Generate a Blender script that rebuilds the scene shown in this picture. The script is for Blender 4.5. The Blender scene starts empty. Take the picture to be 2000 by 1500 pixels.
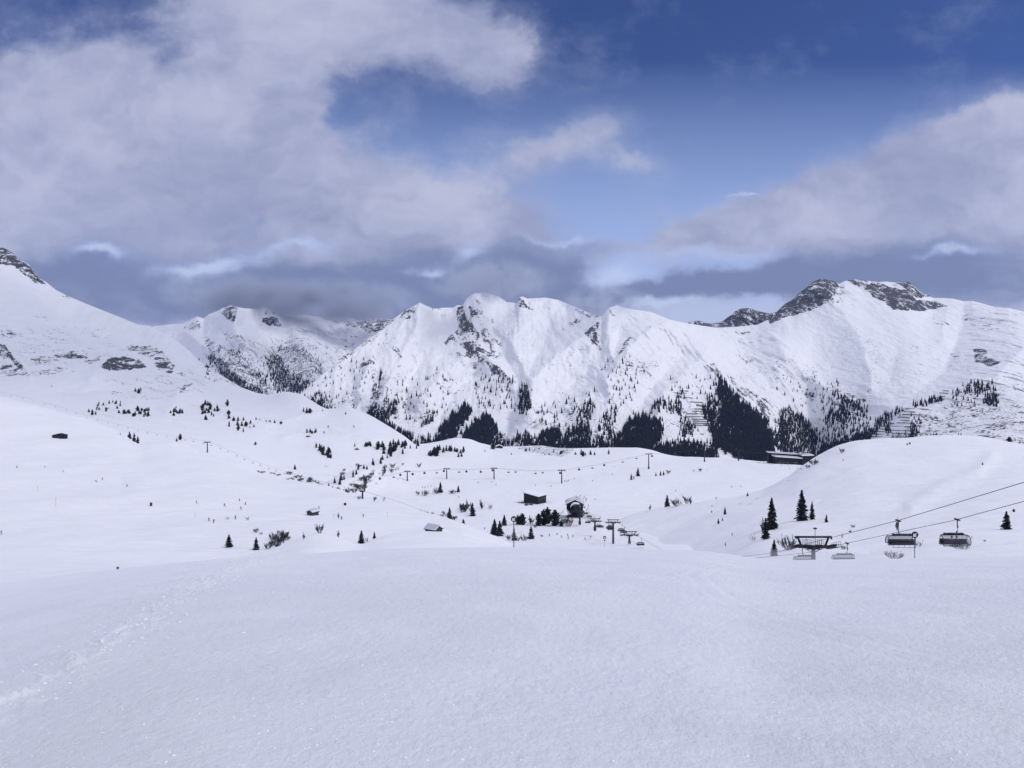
import bpy, math, random
import numpy as np
from mathutils import Vector, Matrix
random.seed(7); RNG = np.random.default_rng(11)
scene = bpy.context.scene
COL = scene.collection

# ------------------------------------------------------------------ camera
FPX, HZ, CX = 1482.0, 720.0, 1000.0        # focal length / horizon row / centre column of a 2000 px wide picture
cam = bpy.data.cameras.new('camera'); cam_o = bpy.data.objects.new('camera', cam); COL.objects.link(cam_o)
cam.sensor_width = 36; cam.lens = 36 * FPX / 2000; cam.shift_y = -30 / 2000
cam.clip_start = 0.1; cam.clip_end = 60000
cam_o.location = (0, 0, 0); cam_o.rotation_euler = (math.radians(90), 0, 0)
scene.camera = cam_o
scene.view_settings.view_transform = 'Standard'; scene.view_settings.look = 'None'
scene.view_settings.gamma = 1; scene.view_settings.exposure = 0.0
scene.view_settings.use_curve_mapping = False
scene.cycles.use_denoising = True
scene.cycles.max_bounces = 5; scene.cycles.volume_bounces = 1
scene.cycles.transparent_max_bounces = 12

def P(px, py, Y): return Vector(((px - CX) / FPX * Y, Y, (HZ - py) / FPX * Y))

# ------------------------------------------------------------------ sun
SUN_EL, SUN_AZ = math.radians(50), math.radians(110)    # azimuth clockwise from +Y: to the right, slightly behind the camera
sd = bpy.data.lights.new('sun', 'SUN'); sd.energy = 1.5; sd.angle = math.radians(14); sd.color = (1, .975, .95)
so = bpy.data.objects.new('sun', sd); COL.objects.link(so)
sv = Vector((math.sin(SUN_AZ) * math.cos(SUN_EL), math.cos(SUN_AZ) * math.cos(SUN_EL), math.sin(SUN_EL)))
so.rotation_euler = sv.to_track_quat('Z', 'Y').to_euler(); so.location = sv * 100

# ------------------------------------------------------------------ node helpers
class NT:
    def __init__(s, tree): s.t = tree; s.n = tree.nodes; s.l = tree.links
    def add(s, typ, **kw):
        n = s.n.new(typ)
        for k, v in kw.items(): setattr(n, k, v)
        return n
    def put(s, sock, v):
        if v is None: return
        if isinstance(v, bpy.types.NodeSocket): s.l.new(v, sock)
        else:
            if hasattr(sock.default_value, '__len__') and not isinstance(v, (int, float)):
                v = tuple(v)
                if len(sock.default_value) == 4 and len(v) == 3: v = v + (1,)
            sock.default_value = v
    def m(s, op, a, b=None, c=None, clamp=False):
        n = s.add('ShaderNodeMath', operation=op, use_clamp=clamp)
        for i, v in enumerate((a, b, c)): s.put(n.inputs[i], v)
        return n.outputs[0]
    def vm(s, op, a, b=None, out=0):
        n = s.add('ShaderNodeVectorMath', operation=op)
        s.put(n.inputs[0], a)
        if b is not None: s.put(n.inputs[1], b)
        return n.outputs[out]
    def xyz(s, x, y, z):
        n = s.add('ShaderNodeCombineXYZ')
        for i, v in enumerate((x, y, z)): s.put(n.inputs[i], v)
        return n.outputs[0]
    def sep(s, v):
        n = s.add('ShaderNodeSeparateXYZ'); s.put(n.inputs[0], v); return n.outputs
    def noise(s, vec, scale, detail=4, rough=.5, lac=2.0, dist=0.0, color=False):
        n = s.add('ShaderNodeTexNoise'); s.put(n.inputs['Vector'], vec)
        s.put(n.inputs['Scale'], scale); s.put(n.inputs['Detail'], detail); s.put(n.inputs['Roughness'], rough)
        s.put(n.inputs['Lacunarity'], lac); s.put(n.inputs['Distortion'], dist)
        return n.outputs['Color'] if color else n.outputs[0]
    def mr(s, v, a, b, c=0., d=1., smooth=True):
        n = s.add('ShaderNodeMapRange'); n.interpolation_type = 'SMOOTHSTEP' if smooth else 'LINEAR'
        for i, q in enumerate((v, a, b, c, d)): s.put(n.inputs[i], q)
        return n.outputs[0]
    def mix(s, f, a, b, mode='MIX'):
        n = s.add('ShaderNodeMix', data_type='RGBA', blend_type=mode)
        s.put(n.inputs['Factor'], f) if False else s.put(n.inputs[0], f)
        s.put(n.inputs[6], a); s.put(n.inputs[7], b)
        return n.outputs[2]

def srgb(r, g, b):
    return tuple(((c / 255) / 12.92 if c / 255 <= .04045 else ((c / 255 + .055) / 1.055) ** 2.4) for c in (r, g, b))

# ------------------------------------------------------------------ world: Nishita sky with procedural cloud
W = bpy.data.worlds.new('World'); scene.world = W; W.use_nodes = True
W.node_tree.nodes.clear()
def build_world():
    t = NT(W.node_tree); STR = 0.1
    tc = t.add('ShaderNodeTexCoord'); d = tc.outputs['Generated']
    sky = t.add('ShaderNodeTexSky', sky_type='NISHITA'); sky.sun_disc = False
    sky.sun_elevation = SUN_EL; sky.sun_rotation = SUN_AZ; sky.altitude = 2000; sky.air_density = 1.0; sky.dust_density = .4; sky.ozone_density = 1.6
    x, y, z = t.sep(d)
    yy = t.m('MAXIMUM', y, .25)
    u = t.m('ADD', t.m('MULTIPLY', t.m('DIVIDE', x, yy), 1.482), 1.0)        # tangent-plane direction coordinates
    v = t.m('SUBTRACT', .72, t.m('MULTIPLY', t.m('DIVIDE', z, yy), 1.482))
    p = t.xyz(u, v, 0)
    # domain warp
    w1 = t.vm('SUBTRACT', t.noise(p, 3.2, 5, .55, color=True), (.5, .5, .5))
    w2 = t.vm('SUBTRACT', t.noise(t.vm('ADD', p, (7.3, 2.1, 0)), 11, 5, .6, color=True), (.5, .5, .5))
    q = t.vm('ADD', p, t.vm('ADD', t.vm('MULTIPLY', w1, (.22, .13, 0)), t.vm('MULTIPLY', w2, (.07, .045, 0))))
    def blobs(lst, src):
        acc = None
        for (cx, cy, rx, ry, ang, wgt) in lst:
            s_, c_ = math.sin(math.radians(ang)), math.cos(math.radians(ang))
            o = t.vm('SUBTRACT', src, (cx / 1000, cy / 1000, 0))
            ux = t.vm('DOT_PRODUCT', o, (c_ / (rx / 1000), s_ / (rx / 1000), 0), 1)
            uy = t.vm('DOT_PRODUCT', o, (-s_ / (ry / 1000), c_ / (ry / 1000), 0), 1)
            r2 = t.m('ADD', t.m('MULTIPLY', ux, ux), t.m('MULTIPLY', uy, uy))
            g = t.m('MULTIPLY', t.m('EXPONENT', t.m('MULTIPLY', r2, -1.0)), wgt)
            acc = g if acc is None else t.m('ADD', acc, g)
        return acc
    B = blobs(CLOUDS, q)
    n = t.noise(t.vm('MULTIPLY', p, (1, 1.35, 1)), 4.5, 8, .6)
    n2 = t.noise(t.vm('MULTIPLY', q, (1, 1.5, 1)), 17, 6, .6)
    # elsewhere in the sky (beside, above and behind the picture) a broken cloud deck
    side = t.mr(y, .62, .35)
    top = t.mr(v, -.05, -.6)
    deck = t.m('MULTIPLY', t.m('MAXIMUM', side, top), t.m('ADD', .35, t.noise(d, 2.2, 5, .55)))
    f = t.m('ADD', t.m('ADD', B, t.m('MULTIPLY', t.m('SUBTRACT', n, .5), 1.5)), t.m('MULTIPLY', t.m('SUBTRACT', n2, .5), .34))
    f = t.m('ADD', f, deck)
    q3 = t.vm('ADD', q, t.vm('MULTIPLY', t.vm('SUBTRACT', t.noise(t.vm('MULTIPLY', p, (1, 2.2, 1)), 9, 5, .55, color=True), (.5, .5, .5)), (.07, .022, 0)))
    bb = t.m('MULTIPLY', blobs(BRIGHTS, q3), t.m('ADD', .55, t.m('MULTIPLY', t.noise(t.vm('MULTIPLY', q, (1, 3, 1)), 14, 5, .6), 1.1)))
    br = t.mr(bb, .02, 1.05)
    mask = t.m('MULTIPLY', t.mr(f, .16, .92), t.m('SUBTRACT', 1.0, t.m('MULTIPLY', br, .85)))
    thin = t.m('MULTIPLY', t.mr(f, .0, .5, 0, .24), t.m('SUBTRACT', 1.0, br))
    alpha = t.m('MAXIMUM', mask, thin)
    # cloud colour: lit lavender tops, blue-grey undersides low over the mountains
    dark = blobs(DARKS, q)
    dark = t.m('ADD', dark, t.m('MULTIPLY', t.m('SUBTRACT', t.noise(t.vm('MULTIPLY', q, (1, 2.2, 1)), 5, 6, .55), .5), 1.7))
    dark = t.mr(dark, .0, 1.0)
    n3 = t.noise(t.vm('MULTIPLY', q, (1, 1.5, 1)), 2.6, 5, .5)
    lit = t.mix(t.mr(t.m('ADD', t.m('MULTIPLY', n3, .75), t.m('MULTIPLY', n2, .25)), .34, .66), srgb(153, 160, 193), srgb(189, 193, 217))
    cc = t.mix(dark, lit, srgb(122, 133, 168))
    edge = t.m('MULTIPLY', t.mr(f, .36, .8, 1, 0), t.mr(v, .5, .2, 0, .5))
    cc = t.mix(edge, cc, srgb(178, 188, 220))
    # clear sky, paler and whiter in the low gaps
    base = t.mix(1.0, sky.outputs[0], SKYTINT, 'MULTIPLY')
    low = t.mr(v, .12, .56, 0, 1, False)
    sk = t.mix(low, base, tuple(c / STR for c in srgb(170, 193, 240)))
    sk = t.mix(t.mr(v, .5, .62), sk, tuple(c / STR for c in srgb(184, 195, 226)))
    sk = t.mix(br, sk, tuple(c / STR for c in srgb(196, 209, 239)))
    ccs = t.mix(1.0, cc, (1 / STR,) * 3, 'MULTIPLY')
    out = t.mix(alpha, sk, ccs)
    # brighter, more broken overcast behind and beside the camera
    out = t.mix(t.m('MULTIPLY', side, .26), out, tuple(c / STR for c in (.94, .98, 1.14)))
    # below the horizon: snow-bright ground light
    out = t.mix(t.mr(z, -.02, -.1), out, tuple(c / STR for c in srgb(170, 174, 200)))
    bg = t.add('ShaderNodeBackground'); t.put(bg.inputs[0], out); bg.inputs[1].default_value = STR
    o = t.add('ShaderNodeOutputWorld'); t.l.new(bg.outputs[0], o.inputs[0])
HAZE_D = 1.4e-5
SKYTINT = (.33, .43, .76)
CLOUDS = [  # cx, cy, rx, ry, angle, weight
    (60, 300, 330, 190, 0, 1.2), (400, 330, 260, 170, 0, 1.2), (490, 60, 130, 160, 0, 1.05), (660, 20, 200, 90, 6, .9), (520, 230, 110, 120, 0, .7), (600, 330, 130, 90, 0, .6),
    (830, 80, 190, 80, 12, .8), (975, 110, 100, 75, 25, .7), (120, 140, 150, 60, 0, .5), (220, 130, 60, 40, 30, .3), (325, 150, 40, 55, 0, -.12), (660, 215, 60, 70, -20, -.35),
    (860, 410, 190, 85, -8, 1.0), (960, 430, 90, 70, 0, .5), (700, 430, 220, 90, 0, .9), (1120, 262, 130, 40, -10, .62), (1050, 310, 70, 45, -20, .42), (1235, 308, 80, 30, 5, .5),
    (300, 565, 330, 75, 0, 1.3), (750, 580, 300, 85, 0, 1.3), (1030, 530, 130, 65, 0, 1.05), (560, 500, 230, 45, 0, .8), (60, 500, 120, 60, 0, .9), (900, 545, 200, 50, 0, .6), (1000, 470, 90, 40, 0, .4),
    (1560, 400, 200, 62, -17, 1.05), (1830, 330, 220, 85, -24, 1.15), (1990, 330, 160, 120, -14, 1.0), (1360, 470, 120, 44, -12, .95), (1720, 420, 220, 46, -6, .7), (1900, 410, 150, 50, 0, .5),
    (1480, 570, 280, 34, -6, 1.15), (1230, 588, 120, 26, 0, 1.0), (1690, 530, 170, 62, 0, 1.2), (1920, 565, 190, 70, 0, 1.2), (1985, 490, 90, 40, 0, .6), (1190, 475, 60, 24, 0, .55), (1230, 415, 60, 24, 0, .35),
    (120, 30, 240, 40, 0, .32),
]
DARKS = [
    (400, 585, 420, 60, 0, 1.1), (850, 570, 330, 75, 0, 1.0), (1060, 530, 120, 55, 0, .5), (1450, 565, 320, 38, -5, 1.1), (1750, 520, 260, 50, 0, .65), (1900, 570, 200, 50, 0, .7),
    (150, 520, 220, 40, 0, .5), (760, 430, 260, 60, 0, .25), (1380, 470, 130, 40, 0, .25),
]
BRIGHTS = [(385, 526, 105, 19, -2, 1.05), (190, 497, 58, 15, 4, .85), (565, 490, 90, 17, -8, .6), (815, 525, 34, 13, 0, .8), (905, 492, 46, 19, -8, .75), (650, 478, 50, 14, 0, .4),
    (1200, 540, 70, 24, 0, .75), (1300, 606, 90, 12, 0, 1.0), (1400, 505, 170, 18, 0, .5), (1860, 496, 90, 12, -4, .75), (1100, 459, 80, 9, 0, .6), (1430, 380, 45, 6, 0, .6), (520, 446, 60, 14, 0, .35)]
build_world()

# ------------------------------------------------------------------ small tools
def tag(o, label=None, cat=None, group=None, kind=None):
    if label: o['label'] = label
    if cat: o['category'] = cat
    if group: o['group'] = group
    if kind: o['kind'] = kind
    return o
def link(name, data, parent=None):
    o = bpy.data.objects.new(name, data); COL.objects.link(o)
    if parent: o.parent = parent
    return o
def empty(name, loc, rz=0, scale=1.0):
    o = link(name, None); o.location = loc; o.rotation_euler = (0, 0, rz); o.scale = (scale,) * 3
    o.empty_display_size = .5
    return o
def copy_tree(o, parent=None):
    c = o.copy(); COL.objects.link(c); c.parent = parent
    for ch in o.children: copy_tree(ch, c)
    return c
def mesh_np(name, co, faces4=None, faces3=None, mats=(), smooth=True, mat_idx=None):
    me = bpy.data.meshes.new(name)
    co = np.asarray(co, dtype=np.float32)
    me.vertices.add(len(co)); me.vertices.foreach_set('co', co.ravel())
    parts = []; tot = []
    if faces4 is not None and len(faces4): parts.append(np.asarray(faces4, dtype=np.int32).ravel()); tot.append(np.full(len(faces4), 4, np.int32))
    if faces3 is not None and len(faces3): parts.append(np.asarray(faces3, dtype=np.int32).ravel()); tot.append(np.full(len(faces3), 3, np.int32))
    idx = np.concatenate(parts); tot = np.concatenate(tot)
    me.loops.add(len(idx)); me.loops.foreach_set('vertex_index', idx)
    me.polygons.add(len(tot)); st = np.concatenate(([0], np.cumsum(tot)[:-1])).astype(np.int32)
    me.polygons.foreach_set('loop_start', st); me.polygons.foreach_set('loop_total', tot)
    if smooth: me.polygons.foreach_set('use_smooth', np.ones(len(tot), bool))
    for m in mats: me.materials.append(m)
    if mat_idx is not None: me.polygons.foreach_set('material_index', np.asarray(mat_idx, np.int32))
    me.update(); me.validate(clean_customdata=False)
    return me
def attr(me, name, val):
    a = me.attributes.new(name, 'FLOAT', 'POINT'); a.data.foreach_set('value', np.asarray(val, np.float32).ravel())

# noise -------------------------------------------------------------
_perm = RNG.permutation(512); _perm = np.concatenate([_perm, _perm, _perm]); _ga = RNG.random(512) * 2 * np.pi
_gx, _gy = np.cos(_ga), np.sin(_ga)
def perlin(x, y, seed=0):
    x = np.asarray(x, float) + seed * 17.31; y = np.asarray(y, float) - seed * 9.77
    xi = np.floor(x).astype(int); yi = np.floor(y).astype(int); xf = x - xi; yf = y - yi
    sx = xf * xf * xf * (xf * (xf * 6 - 15) + 10); sy = yf * yf * yf * (yf * (yf * 6 - 15) + 10)
    def g(i, j, dx, dy):
        h = _perm[(_perm[i & 511] + j) & 511]
        return _gx[h] * dx + _gy[h] * dy
    a = g(xi, yi, xf, yf); b = g(xi + 1, yi, xf - 1, yf); c = g(xi, yi + 1, xf, yf - 1); d = g(xi + 1, yi + 1, xf - 1, yf - 1)
    return (a + sx * (b - a)) * (1 - sy) + (c + sx * (d - c)) * sy
def fbm(x, y, oct=5, seed=0, gain=.5, lac=2.03, ridged=False):
    s = 0; a = 1.0; tot = 0
    for k in range(oct):
        n = perlin(x, y, seed + k * 3)
        if ridged: n = .5 - np.abs(n) * 1.6
        s = s + a * n; tot += a; a *= gain; x = x * lac; y = y * lac
    return s / tot * 1.6
def sstep(a, b, x):
    t_ = np.clip((x - a) / (b - a), 0, 1); return t_ * t_ * (3 - 2 * t_)
def K(*pts):
    """smooth monotone curve through (u, value) points"""
    xs = np.array([p[0] for p in pts], float); ys = np.array([p[1] for p in pts], float)
    h = np.diff(xs); dl = np.diff(ys) / h; m = np.zeros(len(xs))
    for i in range(1, len(xs) - 1):
        if dl[i - 1] * dl[i] > 0:
            w1 = 2 * h[i] + h[i - 1]; w2 = h[i] + 2 * h[i - 1]
            m[i] = (w1 + w2) / (w1 / dl[i - 1] + w2 / dl[i])
    m[0], m[-1] = dl[0], dl[-1]
    def f(u):
        u = np.clip(np.asarray(u, float), xs[0], xs[-1])
        i = np.clip(np.searchsorted(xs, u, 'right') - 1, 0, len(xs) - 2)
        t_ = (u - xs[i]) / h[i]; t2 = t_ * t_; t3 = t2 * t_
        return (2 * t3 - 3 * t2 + 1) * ys[i] + (t3 - 2 * t2 + t_) * h[i] * m[i] + (-2 * t3 + 3 * t2) * ys[i + 1] + (t3 - t2) * h[i] * m[i + 1]
    return f
def Lin(*pts):
    xs = [p[0] for p in pts]; ys = [p[1] for p in pts]
    return lambda u: np.interp(u, xs, ys)
def poly_dist(u, v, poly):
    """signed distance (positive inside) of points to a polygon"""
    pts = np.array(poly, float); inside = np.zeros(u.shape, bool); d = np.full(u.shape, 1e9)
    n = len(pts)
    for i in range(n):
        x1, y1 = pts[i]; x2, y2 = pts[(i + 1) % n]
        cond = ((y1 > v) != (y2 > v))
        xin = (x2 - x1) * (v - y1) / ((y2 - y1) if y2 != y1 else 1e-9) + x1
        inside ^= cond & (u < xin)
        dx, dy = x2 - x1, y2 - y1; L = dx * dx + dy * dy
        t_ = np.clip(((u - x1) * dx + (v - y1) * dy) / L, 0, 1)
        d = np.minimum(d, np.hypot(u - x1 - t_ * dx, v - y1 - t_ * dy))
    return np.where(inside, d, -d)
def line_dist(u, v, pl):
    d = np.full(u.shape, 1e9); side = np.zeros(u.shape)
    for (x1, y1), (x2, y2) in zip(pl[:-1], pl[1:]):
        dx, dy = x2 - x1, y2 - y1; L = dx * dx + dy * dy
        t_ = np.clip(((u - x1) * dx + (v - y1) * dy) / L, 0, 1)
        d = np.minimum(d, np.hypot(u - x1 - t_ * dx, v - y1 - t_ * dy))
    return d
# ------------------------------------------------------------------ snow and rock material
def snow_material(name, bump=((.08, .02), (.6, .04)), rock_scale=.03, scrub_scale=.12, col=(.87, .875, .90), stretch=(1, 1, 1), bstretch=(1, 1, 1), tracks=False):
    m = bpy.data.materials.new(name); m.use_nodes = True; t = NT(m.node_tree); t.n.clear()
    pos = t.add('ShaderNodeNewGeometry').outputs['Position']
    at = lambda n: t.add('ShaderNodeAttribute', attribute_name=n).outputs['Fac']
    sp = t.vm('MULTIPLY', pos, stretch)
    n1 = t.noise(sp, rock_scale, 10, .68, dist=.6)
    n1b = t.noise(sp, rock_scale * 5.3, 6, .6, dist=.3)
    nn = t.m('ADD', t.m('MULTIPLY', n1, .62), t.m('MULTIPLY', n1b, .38))
    rk = t.m('ADD', nn, t.m('MULTIPLY', t.m('SUBTRACT', at('rock'), 1.0), .31))
    rmask = t.mr(rk, .445, .475)
    n2 = t.noise(pos, scrub_scale, 4, .75)
    n2b = t.noise(pos, scrub_scale * .16, 4, .6)
    sc = t.m('ADD', t.m('ADD', t.m('MULTIPLY', n2, .72), t.m('MULTIPLY', n2b, .42)), t.m('MULTIPLY', t.m('SUBTRACT', at('scrub'), 1.0), .23))
    smask = t.mr(sc, .545, .575)
    patch = t.noise(pos, rock_scale * .6, 5, .6)
    base = t.mix(t.mr(patch, .3, .7), col, tuple(c * .965 for c in col))
    rcol = t.mix(t.mr(n1b, .3, .7), (.028, .030, .038), (.10, .10, .112))
    c = t.mix(rmask, base, rcol)
    c = t.mix(smask, c, (.040, .040, .046))
    hgt = None
    for sc_, st in bump:
        h = t.m('MULTIPLY', t.noise(t.vm('MULTIPLY', pos, bstretch), sc_, 7, .62), st)
        hgt = h if hgt is None else t.m('ADD', hgt, h)
    if tracks:      # groomer stripes and ski tracks: long shallow grooves crossing each other
        wp = t.vm('ADD', pos, t.vm('MULTIPLY', t.noise(pos, .012, 3, .5, color=True), (60, 60, 0)))
        for (ca, sa, sc_, st) in ((.24, .97, .16, .30), (-.30, .95, .11, .26), (.05, 1.0, .30, .12)):
            x_ = t.vm('DOT_PRODUCT', wp, (ca, sa, 0), 1); y_ = t.vm('DOT_PRODUCT', wp, (-sa, ca, 0), 1)
            tn = t.noise(t.xyz(t.m('MULTIPLY', y_, .05), x_, 0), sc_, 5, .6)
            hgt = t.m('ADD', hgt, t.m('MULTIPLY', tn, st / sc_ * .5))
    hgt = t.m('SUBTRACT', hgt, t.m('MULTIPLY', rmask, .6 if rock_scale > .05 else 3.0))
    bp = t.add('ShaderNodeBump'); bp.inputs['Strength'].default_value = 1; bp.inputs['Distance'].default_value = 1
    t.put(bp.inputs['Height'], hgt)
    b = t.add('ShaderNodeBsdfPrincipled'); t.put(b.inputs['Base Color'], c); b.inputs['Roughness'].default_value = .72
    b.inputs['Specular IOR Level'].default_value = .25
    t.l.new(bp.outputs[0], b.inputs['Normal'])
    o = t.add('ShaderNodeOutputMaterial'); t.l.new(b.outputs[0], o.inputs[0])
    return m

MAT_FAR = snow_material('snow_far_mountain', bump=((.02, 15.), (.07, 3.6)), rock_scale=.026, scrub_scale=.10, stretch=(1.3, .38, 1), bstretch=(1, .4, .5))
MAT_MID = snow_material('snow_mid_slope', bump=((.03, .7), (.25, .16)), rock_scale=.045, scrub_scale=.2, stretch=(.8, .6, 1.3))
MAT_PISTE = snow_material('snow_piste', bump=((.05, .35), (.5, .05)), rock_scale=.2, scrub_scale=.5, tracks=True)

# ------------------------------------------------------------------ terrain sheets
class Sheet:
    """A height field laid along lines of sight from the valley: rows of (distance, picture row) joined smoothly, real metres."""
    def __init__(s, name, us, rows, per, mat, ray=None, vert=None, masks=None):
        us = np.asarray(us, float); nr = len(rows)
        Yk = np.array([np.broadcast_to(r[0](us), us.shape) for r in rows]); Pk = np.array([np.broadcast_to(r[1](us), us.shape) for r in rows])
        Zk = (HZ - Pk) / FPX * Yk
        ts = []
        for i in range(nr - 1): ts += list(i + np.arange(per[i]) / per[i])
        ts.append(nr - 1); ts = np.array(ts)
        # monotone cubic in t for each column
        def interp(A):
            d = np.diff(A, axis=0); m = np.zeros_like(A)
            for i in range(1, nr - 1):
                ok = d[i - 1] * d[i] > 0
                m[i] = np.where(ok, 2 * d[i - 1] * d[i] / np.where(ok, d[i - 1] + d[i], 1), 0)
            m[0], m[-1] = d[0], d[-1]
            i = np.minimum(ts.astype(int), nr - 2); f = (ts - i)[:, None]; f2 = f * f; f3 = f2 * f
            return (2 * f3 - 3 * f2 + 1) * A[i] + (f3 - 2 * f2 + f) * m[i] + (-2 * f3 + 3 * f2) * A[i + 1] + (f3 - f2) * m[i + 1]
        Y = interp(Yk); Z = interp(Zk)
        U = np.broadcast_to(us, Y.shape).copy(); V = HZ - Z / Y * FPX
        T = np.broadcast_to(ts[:, None], Y.shape)
        X = (U - CX) / FPX * Y
        if vert is not None: Z = Z + vert(U, V, X, Y, Z, T)
        if ray is not None:
            Y2 = Y + ray(U, V, X, Y, Z, T); Z = Z * Y2 / Y; Y = Y2; X = (U - CX) / FPX * Y
        V = HZ - Z / Y * FPX
        s.us, s.U, s.V, s.Y, s.Z, s.X, s.T = us, U, V, Y, Z, X, T
        nt, nu = Y.shape
        co = np.stack([X, Y, Z], -1).reshape(-1, 3)
        a = (np.arange(nt - 1)[:, None] * nu + np.arange(nu - 1)[None, :]).ravel()
        f4 = np.stack([a, a + 1, a + nu + 1, a + nu], -1)
        me = mesh_np(name, co, f4, mats=(mat,))
        if masks:
            for k, fn in masks.items(): attr(me, k, fn(U, V, X, Y, Z, T))
        s.ob = tag(link(name, me), kind='structure')
    def hit(s, u, py):
        """ground point seen at picture (u, py): nearest crossing along the column"""
        k = np.clip(np.searchsorted(s.us, u) - 1, 0, len(s.us) - 2); w = np.clip((u - s.us[k]) / (s.us[k + 1] - s.us[k]), 0, 1)
        V = s.V[:, k] * (1 - w) + s.V[:, k + 1] * w; Y = s.Y[:, k] * (1 - w) + s.Y[:, k + 1] * w
        idx = np.where((V[:-1] >= py) & (V[1:] < py))[0]
        if len(idx) == 0:
            i = int(np.argmin(V)); return P(u, V[i], Y[i])
        i = idx[0]; f = (V[i] - py) / (V[i] - V[i + 1]); y = Y[i] * (1 - f) + Y[i + 1] * f
        return P(u, py, y)
    def at(s, X, Y):
        u = CX + X / Y * FPX
        k = int(np.clip(np.searchsorted(s.us, u) - 1, 0, len(s.us) - 2)); w = min(max((u - s.us[k]) / (s.us[k + 1] - s.us[k]), 0), 1)
        Yc = s.Y[:, k] * (1 - w) + s.Y[:, k + 1] * w; Zc = s.Z[:, k] * (1 - w) + s.Z[:, k + 1] * w
        return float(np.interp(Y, Yc, Zc))

def ugrid(a, b, step, ext=None, extn=20):
    g = np.arange(a, b + step * .5, step)
    if ext:
        lo, hi = ext
        if lo < a: g = np.concatenate([a - (a - lo) * (np.linspace(1, 0, extn, endpoint=False)) ** 1.6, g])
        if hi > b: g = np.concatenate([g, b + (hi - b) * (np.linspace(0, 1, extn + 1)[1:]) ** 1.6])
    return g
def masks_from(rock_polys, scrub_polys, soft=3.5):
    def mk(polys):
        def f(U, V, X, Y, Z, T):
            m = np.zeros(U.shape)
            wu = U + 4 * fbm(U / 11, V / 9, 4, 31); wv = V + 3 * fbm(U / 11, V / 9, 4, 47)
            for (s_, pl, *r) in polys:
                sf = r[0] if r else soft
                p = np.array(pl); x0, y0 = p.min(0) - 22; x1, y1 = p.max(0) + 22
                ii = (U > x0) & (U < x1) & (V > y0) & (V < y1)
                if not ii.any(): continue
                m[ii] = np.maximum(m[ii], s_ * sstep(-sf, sf * .25, poly_dist(wu[ii], wv[ii], pl)))
            return m
        return f
    return {'rock': mk(rock_polys), 'scrub': mk(scrub_polys)}
def spurs(U, V, lst):
    """ridges (+) and gullies (-) in metres along the listed picture-plane lines"""
    r = np.zeros(U.shape); wu = U + 9 * fbm(U / 40, V / 40, 3, 5); wv = V + 7 * fbm(U / 40, V / 40, 3, 9)
    for amp, wid, pl in lst:
        d = line_dist(wu, wv, pl) / wid
        r -= amp * (.45 * np.exp(-np.sqrt(d * d + .004) * 1.5) + .55 * np.clip(1 - np.sqrt(d * d + .003) / 1.5, 0, 1) ** 1.2)
    return r

# ---- foreground slope the camera stands on
def SM(f, sig):
    ks = np.linspace(-2.2, 2.2, 15); w = np.exp(-ks * ks / 2); w /= w.sum()
    return lambda u: sum(wi * f(np.asarray(u, float) + k * sig) for wi, k in zip(w, ks))
LIPY = K((-3000, 80), (-200, 66), (0, 60), (400, 55), (1000, 54), (1600, 58), (2000, 60), (4000, 80))
LIP = K((-3000, 1260), (-400, 1180), (0, 1138), (200, 1112), (400, 1093), (480, 1088), (600, 1082), (800, 1070), (1000, 1069), (1100, 1072), (1250, 1073), (1340, 1073), (1400, 1079), (1500, 1094), (1700, 1092), (2000, 1087), (2600, 1060), (4000, 1040))
LIP_S = SM(LIP, 45)
FY = np.concatenate([[.6, .9], np.geomspace(1.2, 400, 760)])
def fore_z(us, Y):
    Yl = LIPY(us); m = (LIP_S(us) - HZ) / FPX
    return -1.62 - (m - 3.24 / Yl) * Y - 1.62 / Yl ** 2 * Y * Y
TRACKS = []
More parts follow.
